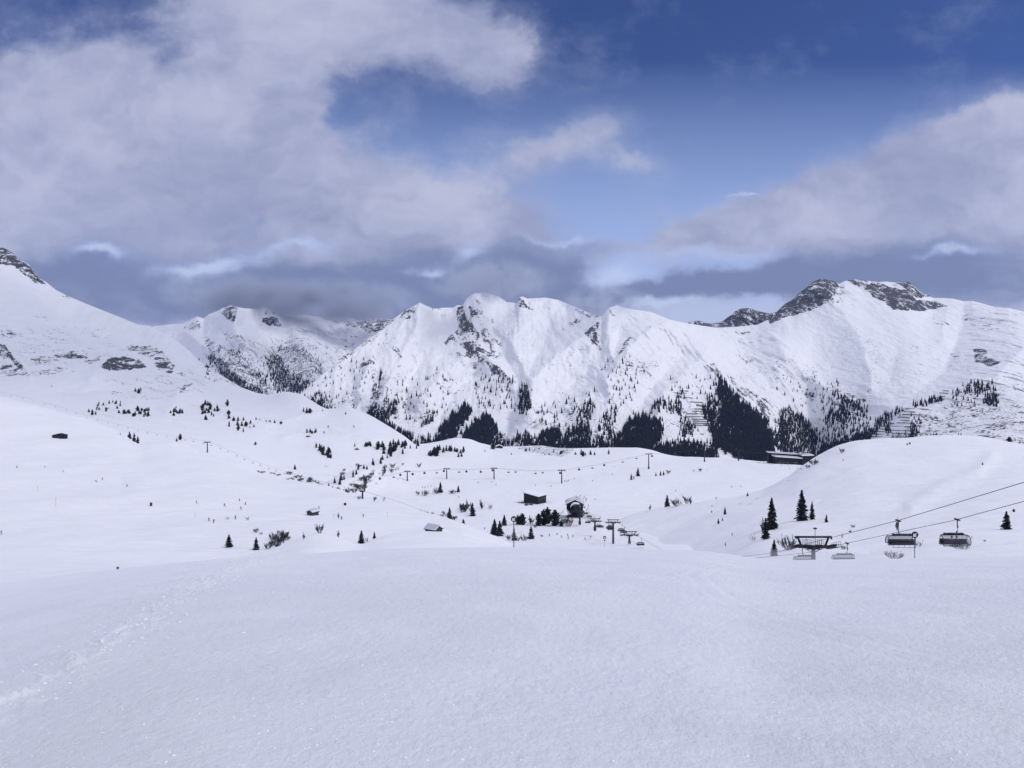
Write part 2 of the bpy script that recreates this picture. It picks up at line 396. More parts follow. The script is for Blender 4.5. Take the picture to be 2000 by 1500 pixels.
def fore_detail(X, Y):
    z = .014 * fbm(X / 7, Y / 4, 3, 3) * sstep(0, 12, Y) + .014 * fbm(X / .8 + Y * .3, Y / 1.5, 4, 8)
    pm = sstep(-.25, .35, fbm(X / 3.2, Y / 5, 3, 33)); n = fbm(X / .16, Y / .22, 3, 14)
    z = z + .011 * n * sstep(45, 10, Y) * (.65 + .5 * pm)
    z = z + .016 * np.clip(fbm(X / 2.6 + .5 * fbm(X / 3, Y / 3, 2, 61), Y / 1.1, 5, 21, ridged=True) - .25, 0, 1)
    # band of broken crust left by a groomer edge, running up-slope on the left
    for (x0, y0, x1, y1, w, amp) in ((-4.9, 7.4, -15.8, 50, .5, .095), (-5.6, 7.0, -19, 47, .9, .02)):
        L = math.hypot(x1 - x0, y1 - y0); tx, ty = (x1 - x0) / L, (y1 - y0) / L
        d = (X - x0) * ty - (Y - y0) * tx; al = (X - x0) * tx + (Y - y0) * ty
        d = d + .5 * fbm(al / 3, al * 0 + 3, 2, 77) + .02 * (al / 10) ** 2
        ww = w * (.6 + al / 22)
        lump = np.clip(fbm(X / .34, Y / .5, 4, 55) * 1.6 + .1, 0, 1)
        z = z + amp * lump * np.exp(-(d / ww) ** 2)
        z = z + amp * .25 * np.exp(-(d / (ww * 2)) ** 2)
    # the slope rolls off to the left of the band
    x0, y0, x1, y1 = -4.6, 5.5, -15.8, 50; L = math.hypot(x1 - x0, y1 - y0); tx, ty = (x1 - x0) / L, (y1 - y0) / L
    d = -((X - x0) * ty - (Y - y0) * tx); z = z - .05 * .8 * np.log1p(np.exp(np.clip(d / .8, -30, 30))) * sstep(70, 40, Y)
    # a long low swell crossing the slope on the right
    d = (X - 1.5 - .33 * Y + .0016 * Y * Y); z = z + .03 * np.exp(-(d / 1.1) ** 2) * sstep(3, 9, Y)
    # wide faint curved ski tracks
    for (R, cx, cy, dep) in ((26, 30.5, 14, .012), (26.5, 30.5, 14, .010), (60, 70, 26, .008), (43, -34, 40, .008)):
        d = np.hypot(X - cx, Y - cy) - R + .15 * fbm(X / 5, Y / 5, 2, 90)
        z = z - dep * np.exp(-(d / .09) ** 2) + dep * .5 * np.exp(-((d - .2) / .12) ** 2)
    return z
def build_foreground():
    us = ugrid(-60, 2060, 3.6, (-6500, 8500), 90)
    U, Y = np.meshgrid(us, FY); X = (U - CX) / FPX * Y
    Z = fore_z(U, Y) + fore_detail(X, Y) + RNG.normal(size=Y.shape) * .00028 * np.minimum(Y, 40) * sstep(60, 35, Y)
    nt, nu = Y.shape
    co = np.stack([X, Y, Z], -1).reshape(-1, 3)
    a = (np.arange(nt - 1)[:, None] * nu + np.arange(nu - 1)[None, :]).ravel()
    f4 = np.stack([a, a + 1, a + nu + 1, a + nu], -1)
    # ground behind the camera
    base = len(co); z0 = float(Z[0].mean())
    lx, rx = float(X[0, 0]), float(X[0, -1])
    xs = X[0]
    b = np.stack([xs * 8, np.full(nu, -30.), np.full(nu, z0 + 5.5)], -1)
    co = np.concatenate([co, b]); k = np.arange(nu - 1)
    f4 = np.concatenate([f4, np.stack([base + k, base + k + 1, k + 1, k], -1)])
    m = bpy.data.materials.new('snow_foreground'); m.use_nodes = True; t = NT(m.node_tree); t.n.clear()
    pos = t.add('ShaderNodeNewGeometry').outputs['Position']
    st = t.vm('MULTIPLY', pos, (1, .7, 1))
    pm = t.mr(t.noise(st, .33, 4, .6), .38, .62, .82, 1.15)
    h = t.m('MULTIPLY', t.m('MULTIPLY', t.noise(st, 11, 7, .68), .046), pm)
    h = t.m('ADD', h, t.m('MULTIPLY', t.noise(st, 2.2, 5, .6), .024))
    gr = t.noise(pos, 45, 4, .7)
    h = t.m('ADD', h, t.m('MULTIPLY', t.m('MULTIPLY', gr, .012), pm))
    h = t.m('ADD', h, t.m('MULTIPLY', t.mr(t.noise(pos, 24, 3, .6), .60, .76), .005))
    bp = t.add('ShaderNodeBump'); bp.inputs['Strength'].default_value = 1; bp.inputs['Distance'].default_value = 1; t.put(bp.inputs['Height'], h)
    c = t.mix(t.mr(t.noise(st, .5, 6, .6), .35, .65), (.835, .85, .90), (.87, .88, .915))
    b_ = t.add('ShaderNodeBsdfPrincipled'); t.put(b_.inputs['Base Color'], c)
    b_.inputs['Roughness'].default_value = .6; b_.inputs['Specular IOR Level'].default_value = .3
    t.l.new(bp.outputs[0], b_.inputs['Normal'])
    o = t.add('ShaderNodeOutputMaterial'); t.l.new(b_.outputs[0], o.inputs[0])
    me = mesh_np('snow_slope', co, f4, mats=(m,))
    return tag(link('snow_slope', me), kind='structure')
build_foreground()
def fore_at(X, Y):
    return float(fore_z(np.array([CX + X / Y * FPX]), np.array([Y]))[0])

C_ = lambda v: (lambda u: np.full(np.shape(u), float(v)))
# ---- left piste hill
B_CR = K((-1200, 560), (-400, 690), (0, 775), (100, 800), (200, 832), (240, 848), (272, 866), (300, 861), (330, 861), (360, 871), (400, 884), (430, 893), (470, 915), (520, 931), (600, 945), (700, 967), (800, 994), (850, 1010), (900, 1026), (950, 1044), (1000, 1066), (1100, 1120), (1300, 1200))
B_CY = K((-1200, 1100), (0, 1050), (200, 960), (400, 860), (600, 680), (700, 600), (800, 510), (900, 430), (1300, 400))
def b_vert(U, V, X, Y, Z, T):
    z = 4.2 * fbm(X / 90, Y / 130, 3, 4) * sstep(150, 350, Y) + .06 * fbm(X / 6 , Y / 22, 4, 6) + (.16 + .2 * sstep(300, 700, Y)) * fbm(X / 70 + Y / 60, (Y + .25 * X) / 9, 3, 12)
    # groomed pistes and ski tracks: shallow long grooves
    tr = np.abs(fbm(X / 60 + Y / 200, (Y + .35 * X) / 16, 2, 71)); z = z - .16 * np.exp(-(tr / .06) ** 2)
    tr = np.abs(fbm(X / 80 - Y / 150, (Y + .2 * X) / 26, 2, 171)); z = z - .25 * np.exp(-(tr / .05) ** 2)
    return z * sstep(60, 160, Y)
S_B = Sheet('piste_hill', ugrid(-60, 1300, 3, (-1500, 1300), 24), [
    (C_(70), C_(1330)),
    (K((-1500, 130), (0, 130), (400, 190), (900, 240)), K((-400, 1190), (0, 1162), (200, 1135), (400, 1115), (700, 1105), (900, 1110), (1100, 1160), (1300, 1300))),
    (K((-1500, 210), (0, 215), (400, 270), (900, 300)), K((-400, 1130), (0, 1100), (200, 1093), (400, 1085), (700, 1068), (900, 1072), (1100, 1150), (1300, 1280))),
    (K((-1500, 380), (0, 380), (400, 380), (700, 390), (900, 345)), K((-400, 1000), (0, 1005), (400, 1012), (700, 1017), (900, 1052), (1000, 1090), (1100, 1140), (1300, 1260))),
    (K((-1500, 640), (0, 640), (400, 590), (700, 500), (900, 390)), K((-400, 860), (0, 893), (200, 910), (400, 930), (550, 958), (700, 982), (900, 1036), (1000, 1076), (1100, 1130), (1300, 1230))),
    (B_CY, B_CR),
    (lambda u: B_CY(u) + 120, lambda u: B_CR(u) + 22),
    (lambda u: B_CY(u) + 330, lambda u: B_CR(u) + 110)], [16, 40, 90, 90, 70, 12, 8], MAT_PISTE, vert=b_vert)

# ---- low knoll with bushes in front of it
H_CR = K((200, 1180), (330, 1122), (400, 1099), (480, 1084), (530, 1072), (562, 1060), (590, 1048), (625, 1041), (655, 1045), (680, 1056), (702, 1063), (735, 1050), (780, 1040), (850, 1037), (900, 1045), (950, 1060), (1020, 1072), (1150, 1140))
H_CY = K((200, 230), (400, 240), (600, 270), (800, 330), (1150, 350))
S_H = Sheet('snow_knoll', ugrid(200, 1150, 3), [
    (lambda u: H_CY(u) - 150, C_(1300)), (lambda u: H_CY(u) - 90, lambda u: SM(H_CR, 40)(u) + 52), (lambda u: H_CY(u) - 34, lambda u: SM(H_CR, 20)(u) + 15),
    (H_CY, H_CR), (lambda u: H_CY(u) + 18, lambda u: H_CR(u) + 10), (lambda u: H_CY(u) + 70, lambda u: H_CR(u) + 70)], [12, 20, 16, 12, 12], MAT_PISTE,
    vert=lambda U, V, X, Y, Z, T: .25 * fbm(X / 9, Y / 9, 4, 9))

# ---- centre valley plateau
D_CR = K((400, 1100), (500, 1010), (560, 972), (600, 953), (640, 940), (700, 914), (760, 888), (800, 870), (830, 867), (860, 862), (890, 856), (915, 858), (940, 866), (975, 873), (1010, 873), (1050, 872), (1100, 876), (1180, 876), (1240, 876), (1270, 880), (1300, 888), (1330, 892), (1400, 894), (1500, 902), (1600, 908), (1750, 915), (2100, 930))
D_CY = K((400, 620), (600, 820), (700, 950), (830, 1180), (900, 1230), (1000, 1280), (1300, 1220), (2100, 1200))
dmax = lambda base, off: (lambda u: np.maximum(base(u), D_CR(u) + off))
S_D = Sheet('valley_plateau', ugrid(400, 2100, 3), [
    (C_(230), C_(1260)), (C_(380), dmax(C_(1079), 40)),
    (C_(480), dmax(K((400, 1100), (800, 1064), (1200, 1061), (2100, 1061)), 32)),
    (K((400, 540), (700, 600), (2100, 610)), dmax(C_(1030), 24)),
    (K((400, 555), (600, 650), (760, 700), (2100, 710)), dmax(C_(1000), 17)),
    (K((400, 575), (600, 700), (760, 790), (2100, 810)), dmax(C_(966), 11)),
    (K((400, 595), (600, 750), (760, 880), (900, 980), (2100, 1000)), dmax(K((400, 915), (1250, 918), (1400, 920), (2100, 925)), 5)),
    (D_CY, D_CR), (lambda u: D_CY(u) + 70, lambda u: D_CR(u) + 12), (lambda u: D_CY(u) + 400, lambda u: D_CR(u) + 130)],
    [16, 40, 50, 50, 50, 50, 50, 10, 8], MAT_PISTE,
    vert=lambda U, V, X, Y, Z, T: (2.4 * fbm(X / 80, Y / 110, 3, 14) + .35 * fbm(X / 14, Y / 30, 4, 16)
        + 3.5 * np.clip(fbm(X / 38, Y / 38, 4, 18), 0, 1) * sstep(1000, 1030, U) * sstep(1140, 1110, U) * sstep(1050, 1150, Y)
        - .4 * np.exp(-(fbm(X / 90 + Y / 90, (Y - .3 * X) / 22, 2, 41) / .03) ** 2)) * sstep(7.6, 6.8, T),
    masks=masks_from([(.75, [(1010, 876), (1050, 864), (1110, 866), (1125, 878), (1100, 892), (1060, 888)])], []))

# ---- right hill
E_CR = K((1000, 1200), (1100, 1110), (1150, 1050), (1200, 1017), (1250, 1001), (1300, 994), (1350, 985), (1400, 976), (1450, 968), (1490, 958), (1515, 946), (1540, 930), (1570, 907), (1600, 889), (1640, 871), (1680, 861), (1720, 858), (1760, 857), (1800, 854), (1850, 852), (1900, 853), (1940, 858), (2000, 868), (2300, 925), (3200, 1000))
E_CY = K((1000, 660), (1200, 655), (1300, 650), (1400, 640), (1500, 645), (1600, 700), (1700, 735), (2000, 770), (3200, 800))
emax = lambda base, off: (lambda u: np.maximum(base(u), E_CR(u) + off))
S_E = Sheet('snow_hill', ugrid(1000, 2060, 3, (1000, 3200), 24), [
    (C_(80), C_(1360)), (C_(170), emax(K((1000, 1200), (1200, 1180), (1500, 1112), (1700, 1104), (2000, 1094), (3200, 1080)), 60)),
    (K((1000, 300), (1250, 320), (1400, 265), (1500, 250), (3200, 250)), emax(K((1000, 1190), (1200, 1160), (1300, 1150), (1400, 1105), (1500, 1073), (1700, 1058), (2000, 1036), (3200, 1030)), 40)),
    (K((1000, 440), (1250, 440), (1400, 380), (1500, 350), (3200, 345)), emax(K((1000, 1140), (1200, 1098), (1300, 1078), (1400, 1056), (1500, 1030), (1700, 1000), (2000, 975), (3200, 980)), 24)),
    (K((1000, 560), (1250, 550), (1400, 520), (1500, 500), (3200, 480)), emax(K((1000, 1090), (1200, 1055), (1300, 1036), (1400, 1011), (1500, 987), (1600, 958), (1700, 935), (2000, 922), (3200, 950)), 9)),
    (E_CY, E_CR), (lambda u: E_CY(u) + 60, lambda u: E_CR(u) + 12), (lambda u: E_CY(u) + 300, lambda u: E_CR(u) + 170)],
    [16, 50, 60, 60, 60, 12, 10], MAT_PISTE,
    vert=lambda U, V, X, Y, Z, T: (3.2 * fbm(X / 70, Y / 90, 3, 24) * sstep(3200, 1500, U + 0 * V) + .25 * fbm(X / 12, Y / 26, 4, 26)
        + 1.6 * np.exp(-(line_dist(U, V, [(1780, 985), (1850, 945), (1905, 925), (1935, 895)]) / 14) ** 2)
        - .3 * np.exp(-(fbm(X / 60 - Y / 90, (Y + .5 * X) / 20, 2, 45) / .03) ** 2)) * sstep(100, 200, Y) * sstep(5.9, 4.9, T),
    masks=masks_from([(.55, [(1430, 988), (1490, 962), (1560, 920), (1600, 905), (1590, 918), (1540, 945), (1490, 978), (1440, 995)], 4)], []))

# ---- left mountain
C_CR = Lin((-1500, 380), (-400, 330), (-150, 400), (0, 483), (12, 486), (24, 493), (36, 506), (45, 510), (55, 516), (62, 525), (70, 536), (78, 545), (90, 551), (110, 567), (135, 579), (165, 592), (200, 606), (240, 622), (270, 634), (290, 636), (305, 642), (320, 650), (345, 665), (370, 685), (390, 705), (410, 718), (440, 738), (470, 756), (500, 767), (520, 771), (545, 768), (560, 765), (590, 770), (610, 783), (625, 793), (640, 799), (660, 797), (680, 795), (700, 800), (730, 815), (760, 833), (790, 852), (810, 868), (850, 905), (1000, 990))
C_CY = K((-1500, 2300), (0, 2500), (200, 2350), (400, 2100), (500, 1950), (600, 1800), (700, 1700), (800, 1500), (1000, 1400))
_c1, _c2 = SM(C_CR, 32), SM(C_CR, 7)
C_SM = lambda u: _c1(u) + (_c2(u) - _c1(u)) * sstep(420, 600, np.asarray(u, float))
C_R3 = K((-1500, 1800), (0, 1800), (200, 1700), (400, 1600), (600, 1480), (800, 1360), (1000, 1300))
cmax = lambda base, off: (lambda u: np.maximum(base(u), C_SM(u) + off))
def c_ray(U, V, X, Y, Z, T):
    amp = (sstep(840, 690, V) * sstep(560, 640, V) * sstep(560, 380, U) * .7 + .08)
    r = -45 * amp * fbm(X / 190 + Y / 900, Y / 420, 5, 51, ridged=True) - 10 * amp * fbm(X / 40, Y / 110, 4, 53)
    r += spurs(U, V, [(60, 22, [(190, 722), (230, 690), (290, 690), (330, 705), (350, 725)]), (50, 20, [(0, 680), (40, 700), (60, 735)]),
        (40, 18, [(330, 800), (350, 765), (380, 752)]), (-40, 25, [(120, 770), (300, 760), (420, 790)]), (30, 16, [(420, 800), (520, 830), (640, 800)]), (25, 14, [(560, 850), (640, 835), (740, 860)])])
    return r * sstep(5.9, 4.6, T) * sstep(.8, 1.6, T)
S_C = Sheet('left_mountain', ugrid(-60, 1000, 2.4, (-1500, 1000), 24), [
    (K((-1500, 700), (0, 700), (1000, 700)), C_(1150)),
    (K((-1500, 1150), (0, 1150), (400, 900), (600, 860), (800, 1150), (1000, 1200)), cmax(K((-1500, 800), (0, 830), (200, 865), (400, 905), (600, 970), (700, 955), (800, 910), (1000, 940)), 40)),
    (K((-1500, 1450), (0, 1450), (200, 1400), (400, 1250), (600, 1120), (700, 1250), (1000, 1300)), cmax(K((-1500, 720), (0, 765), (200, 805), (400, 850), (600, 905), (700, 885), (800, 885), (1000, 920)), 22)),
    (C_R3, cmax(K((-1500, 640), (0, 690), (200, 735), (400, 785), (500, 808), (600, 832), (700, 838), (800, 872), (1000, 910)), 9)),
    (lambda u: C_R3(u) + (C_CY(u) - C_R3(u)) * .72, lambda u: np.maximum(C_SM(u) + 6 + 44 * sstep(620, 200, u), C_CR(u) + 5)),
    (C_CY, C_CR), (lambda u: C_CY(u) + 160, lambda u: C_CR(u) + 14), (lambda u: C_CY(u) + 600, lambda u: C_CR(u) + 160)],
    [16, 60, 80, 110, 60, 12, 10], MAT_MID, ray=c_ray,
    masks=masks_from([
        (.95, [(-30, 470), (20, 488), (48, 508), (70, 535), (88, 556), (70, 553), (48, 537), (28, 520), (-30, 510)]),
        (.98, [(196, 716), (215, 700), (245, 696), (275, 705), (285, 718), (250, 722), (210, 724)]),
        (.8, [(262, 676), (290, 672), (320, 690), (345, 720), (325, 722), (300, 700), (270, 690)], 7),
        (.9, [(160, 706), (180, 700), (198, 695), (195, 704), (175, 711)], 3),
        (.95, [(-30, 670), (10, 674), (22, 690), (28, 700), (15, 700), (-30, 690)]), (.9, [(15, 690), (30, 700), (45, 716), (42, 722), (28, 712)], 3),
        (.75, [(60, 700), (100, 694), (170, 686), (175, 692), (110, 706), (70, 712)], 5), (.75, [(-30, 705), (20, 712), (60, 725), (115, 716), (150, 728), (100, 732), (-30, 735)], 6),
        (.9, [(350, 762), (362, 752), (378, 748), (365, 758), (352, 768)], 3), (.7, [(200, 790), (215, 795), (222, 800), (208, 798)], 3),
        (.8, [(0, 640), (40, 650), (30, 656), (0, 650)], 4), (.85, [(300, 706), (340, 712), (335, 728), (310, 722)], 5), (.8, [(230, 676), (262, 672), (300, 684), (290, 690), (250, 684)], 4), (.8, [(110, 690), (165, 684), (170, 700), (120, 702)], 4), (.65, [(60, 610), (100, 620), (105, 626), (70, 622)], 5), (.55, [(210, 618), (250, 628), (260, 634), (225, 630)], 5), (.7, [(118, 576), (135, 577), (138, 583), (122, 582)], 2),
    ], [(.55, [(200, 740), (340, 730), (420, 700), (440, 740), (400, 760), (300, 780), (220, 770)], 14), (.5, [(0, 640), (200, 640), (260, 700), (0, 720)], 14),
        (.35, [(140, 775), (500, 790), (560, 840), (450, 850), (150, 810)], 14), (.75, [(602, 778), (625, 775), (628, 782), (605, 783)], 2), (.6, [(400, 690), (430, 720), (470, 760), (440, 745), (400, 715)], 5), (.35, [(480, 910), (600, 930), (640, 900), (700, 890), (780, 870), (600, 960)], 10)]))

# ---- main range
F_CR = Lin((-400, 1000), (480, 870), (560, 800), (590, 768), (610, 748), (640, 722), (660, 703), (700, 676), (730, 653), (750, 641), (770, 622), (790, 607), (806, 599), (820, 591), (832, 597), (848, 603), (866, 601), (885, 601), (893, 596), (903, 597), (912, 582), (925, 573), (940, 572), (955, 573), (975, 580), (990, 590), (1010, 592), (1013, 581), (1020, 579), (1030, 583), (1050, 582), (1065, 581), (1090, 586), (1110, 594), (1135, 604), (1150, 611), (1165, 617), (1175, 618), (1184, 606), (1192, 600), (1205, 596), (1220, 601), (1240, 605), (1270, 609), (1290, 617), (1310, 625), (1335, 630), (1370, 636), (1400, 640), (1440, 638), (1480, 634), (1505, 622), (1520, 606), (1532, 594), (1550, 584), (1560, 572), (1575, 562), (1590, 549), (1602, 545), (1615, 546), (1628, 549), (1640, 554), (1650, 549), (1670, 546), (1685, 548), (1700, 549), (1715, 551), (1730, 550), (1750, 552), (1775, 551), (1785, 557), (1793, 566), (1810, 575), (1822, 582), (1838, 582), (1860, 583), (1880, 588), (1900, 588), (1920, 593), (1945, 600), (1970, 601), (2000, 609), (2200, 640), (2600, 600), (3600, 560))
F_CY = K((-400, 2600), (560, 2750), (600, 2850), (700, 3150), (820, 3650), (950, 4000), (1100, 3900), (1180, 3600), (1300, 3650), (1400, 4000), (1600, 4300), (1800, 4300), (2000, 3700), (3600, 3500))
F_FY = K((-400, 2100), (600, 2500), (1000, 2250), (1300, 2100), (1500, 2300), (1590, 2700), (1680, 2400), (1800, 1900), (2000, 1650), (3600, 1500))
F_S1, F_S2 = SM(F_CR, 30), SM(F_CR, 60)
fl = lambda k: (lambda u: np.maximum(905 + ((F_S1 if k > .6 else F_S2)(u) - 905) * k, F_CR(u) + (1 - k) * 12))
fy = lambda k: (lambda u: F_FY(u) + (F_CY(u) - F_FY(u)) * k)
F_SPURS = [
    (150, 30, [(820, 591), (812, 640), (780, 700), (740, 780)]), (-90, 24, [(860, 615), (840, 680), (800, 740), (790, 800)]),
    (130, 26, [(905, 595), (915, 650), (905, 668), (950, 700), (1000, 745)]), (110, 20, [(925, 573), (940, 640)]),
    (-110, 26, [(960, 640), (990, 700), (1015, 760), (985, 860)]), (120, 30, [(1020, 590), (1000, 660), (1030, 740)]),
    (-100, 30, [(1080, 610), (1060, 680), (1030, 740)]), (140, 26, [(1175, 618), (1145, 655), (1090, 690), (1040, 740), (1030, 800)]),
    (-90, 26, [(1180, 690), (1130, 740), (1080, 790)]), (110, 18, [(1192, 600), (1185, 650), (1195, 700)]), (-80, 16, [(1205, 640), (1200, 700), (1130, 765)]),
    (140, 26, [(1310, 625), (1250, 655), (1215, 700), (1180, 740)]), (-90, 24, [(1330, 690), (1290, 740), (1240, 810), (1200, 870)]),
    (150, 36, [(1340, 635), (1375, 690), (1400, 745), (1470, 810), (1510, 880)]), (80, 18, [(1380, 690), (1300, 760), (1280, 820)]), (90, 22, [(1150, 770), (1080, 800), (1000, 860)]),
    (-150, 46, [(1450, 700), (1520, 770), (1570, 830), (1600, 880)]), (100, 30, [(1500, 650), (1560, 720), (1630, 770), (1640, 820)]),
    (80, 34, [(1600, 548), (1640, 600), (1690, 680), (1700, 760)]), (-35, 36, [(1680, 600), (1760, 660), (1740, 740)]), (70, 26, [(1800, 575), (1850, 600), (1840, 660)]),
    (-110, 40, [(1880, 640), (1850, 720), (1750, 800), (1660, 850)]), (120, 36, [(2000, 680), (1940, 735), (1880, 760), (1780, 800), (1680, 850)]),
    (70, 14, [(600, 830), (700, 760), (730, 700)]), (-60, 16, [(700, 800), (760, 740), (780, 690)]), (70, 16, [(820, 780), (870, 720), (900, 700)]), (-70, 16, [(850, 850), (880, 770), (930, 730)])]
def f_ray(U, V, X, Y, Z, T):
    w = .35 + .65 * sstep(900, 700, V)
    wx = X + 60 * fbm(X / 300, Z / 300, 3, 60)
    r = -68 * w * fbm(wx / 200, Y / 800 + X / 900, 7, 61, ridged=True, gain=.55)
    r += -12 * w * fbm(wx / 45, Y / 260, 4, 63, ridged=True)
    smooth = np.exp(-((U - 1730) / 190) ** 4 - ((V - 670) / 90) ** 4) * .88
    r = r * (1 - smooth)
    r = r + spurs(U, V, F_SPURS) * .85
    return r * sstep(6.1, 5.0, T + 0 * U) * sstep(.3, 1.2, T)
F_ROCK = [
    (1.0, [(1495, 620), (1518, 604), (1532, 590), (1560, 568), (1590, 546), (1612, 543), (1640, 552), (1630, 575), (1612, 592), (1590, 604), (1560, 613), (1530, 620), (1505, 632)]),
    (.72, [(1590, 548), (1650, 560), (1640, 590), (1600, 600)]), (.9, [(1652, 546), (1690, 546), (1700, 560), (1720, 572), (1700, 572), (1675, 560)]),
    (1.0, [(1690, 558), (1715, 551), (1740, 562), (1775, 568), (1790, 585), (1830, 590), (1850, 598), (1800, 607), (1745, 605), (1730, 592), (1705, 580)]), (.95, [(1745, 549), (1782, 550), (1800, 568), (1815, 580), (1790, 582), (1765, 562)]),
    (.6, [(1810, 618), (1870, 632), (1880, 640), (1820, 632)], 5), (.62, [(1880, 610), (1960, 625), (1990, 640), (1920, 645), (1880, 630)], 6), (.6, [(1930, 655), (1975, 660), (1960, 675), (1935, 668)], 5),
    (.9, [(1900, 682), (1925, 680), (1930, 700), (1955, 706), (1935, 716), (1905, 705)], 5), (.6, [(1860, 650), (1880, 655), (1870, 664)], 4), (.65, [(1855, 690), (1875, 695), (1880, 705), (1860, 700)], 4),
    (.97, [(893, 600), (903, 597), (912, 620), (925, 648), (908, 651), (897, 643), (892, 625)], 3), (.9, [(915, 597), (928, 605), (938, 622), (930, 620), (915, 605)], 2),
    (.97, [(900, 670), (915, 668), (950, 685), (960, 697), (940, 694), (905, 682)], 3), (.7, [(940, 680), (900, 662), (925, 655), (935, 645), (930, 665)], 4), (.93, [(950, 705), (975, 715), (990, 735), (965, 730), (950, 715)], 4), (.75, [(865, 686), (905, 690), (900, 696), (870, 692)], 3),
    (.93, [(1012, 582), (1022, 585), (1032, 602), (1020, 600), (1012, 596)], 2), (.7, [(1030, 590), (1050, 600), (1048, 610), (1032, 602)], 4), (.8, [(1090, 588), (1150, 612), (1175, 618), (1150, 620), (1100, 596)], 2),
    (.9, [(1187, 602), (1194, 606), (1203, 618), (1192, 616)], 2), (.9, [(1140, 652), (1165, 630), (1172, 628), (1165, 655), (1175, 688), (1158, 672), (1150, 660)], 4), (.8, [(1222, 665), (1240, 650), (1235, 665), (1205, 700), (1212, 682)], 4), (.65, [(1250, 645), (1290, 620), (1270, 640), (1252, 655)], 5), (.7, [(1180, 690), (1188, 690), (1184, 700)], 3),
    (.85, [(790, 608), (815, 596), (812, 612), (795, 625), (780, 620)], 4), (.8, [(755, 668), (775, 675), (785, 700), (772, 690)], 4), (.72, [(690, 712), (720, 700), (740, 710), (700, 722)], 5), (.75, [(780, 700), (775, 720), (790, 722)], 3), (.6, [(640, 720), (690, 690), (700, 700), (650, 730)], 4),
    (.85, [(1378, 712), (1395, 710), (1408, 725), (1402, 735), (1385, 722)], 4), (.6, [(1220, 715), (1290, 712), (1280, 722), (1225, 722)], 5), (.7, [(1395, 650), (1415, 652), (1410, 657), (1396, 655)], 2), (.55, [(1370, 740), (1410, 740), (1400, 752)], 4)]
F_SCRUB = [
    (.42, [(600, 780), (720, 700), (860, 690), (1000, 700), (1180, 690), (1330, 700), (1420, 740), (1300, 880), (700, 870)], 25), (.45, [(1400, 740), (1560, 700), (1700, 740), (1700, 850), (1520, 860)], 20),
    (.75, [(1800, 815), (1850, 790), (2060, 790), (2060, 870), (1700, 870), (1760, 850)], 10), (.62, [(1860, 770), (2060, 740), (2060, 800), (1850, 800)], 10), (.62, [(1560, 755), (1640, 760), (1660, 790), (1620, 830), (1580, 800)], 12), (.7, [(1590, 775), (1625, 780), (1615, 820), (1592, 800)], 6),
    (.6, [(1500, 705), (1540, 700), (1600, 720), (1590, 760), (1520, 730)], 12), (.7, [(1200, 700), (1290, 705), (1270, 735), (1210, 720)], 8), (.55, [(1180, 770), (1220, 770), (1215, 830), (1180, 850)], 8), (.6, [(1050, 790), (1150, 800), (1190, 860), (1050, 860), (1020, 840)], 12),
    (.55, [(740, 760), (850, 770), (860, 830), (780, 850), (720, 820)], 12), (.8, [(705, 800), (730, 785), (760, 790), (740, 815), (715, 815)], 5), (.7, [(860, 850), (880, 820), (905, 815), (890, 860)], 8), (.65, [(940, 870), (975, 835), (990, 850), (985, 880)], 8), (.55, [(930, 735), (960, 740), (950, 790), (915, 780)], 7),
    (.6, [(1000, 735), (1030, 735), (1025, 790), (1005, 780)], 7), (.55, [(1250, 830), (1400, 820), (1400, 880), (1250, 890)], 12), (.72, [(1320, 790), (1400, 790), (1410, 830), (1340, 840)], 5), (.45, [(1640, 640), (1900, 700), (1900, 760), (1640, 740)], 20), (.75, [(640, 690), (700, 660), (770, 625), (740, 655), (690, 690), (650, 720)], 4), (.7, [(590, 770), (640, 800), (700, 850), (640, 840)], 6)]
FM = masks_from(F_ROCK, F_SCRUB)
_fr = FM['rock']
def f_rock(U, V, X, Y, Z, T):
    st = sstep(.10, .42, fbm(X / 50 + Y / 420, Y / 240, 5, 201, ridged=True)) * (.30 + .50 * sstep(-.05, .4, fbm(X / 330, Y / 420, 3, 203))) * sstep(905, 800, V)
    sm = np.exp(-((U - 1720) / 200) ** 4 - ((V - 680) / 70) ** 4)
    return np.maximum(_fr(U, V, X, Y, Z, T), st * (1 - .8 * sm) * (1 - .55 * sstep(1760, 1860, U)))
FM['rock'] = f_rock
S_F = Sheet('mountain_range', ugrid(440, 2060, 2, (-400, 3600), 26), [
    (lambda u: F_FY(u) - 500, C_(1060)), (fy(0), fl(0)), (fy(.16), fl(.22)), (fy(.36), fl(.48)), (fy(.64), fl(.76)), (F_CY, F_CR),
    (lambda u: F_CY(u) + 120, lambda u: F_CR(u) + 7), (lambda u: F_CY(u) + 900, lambda u: F_CR(u) + 130)],
    [10, 70, 100, 100, 90, 12, 10], MAT_FAR, ray=f_ray, masks=FM)

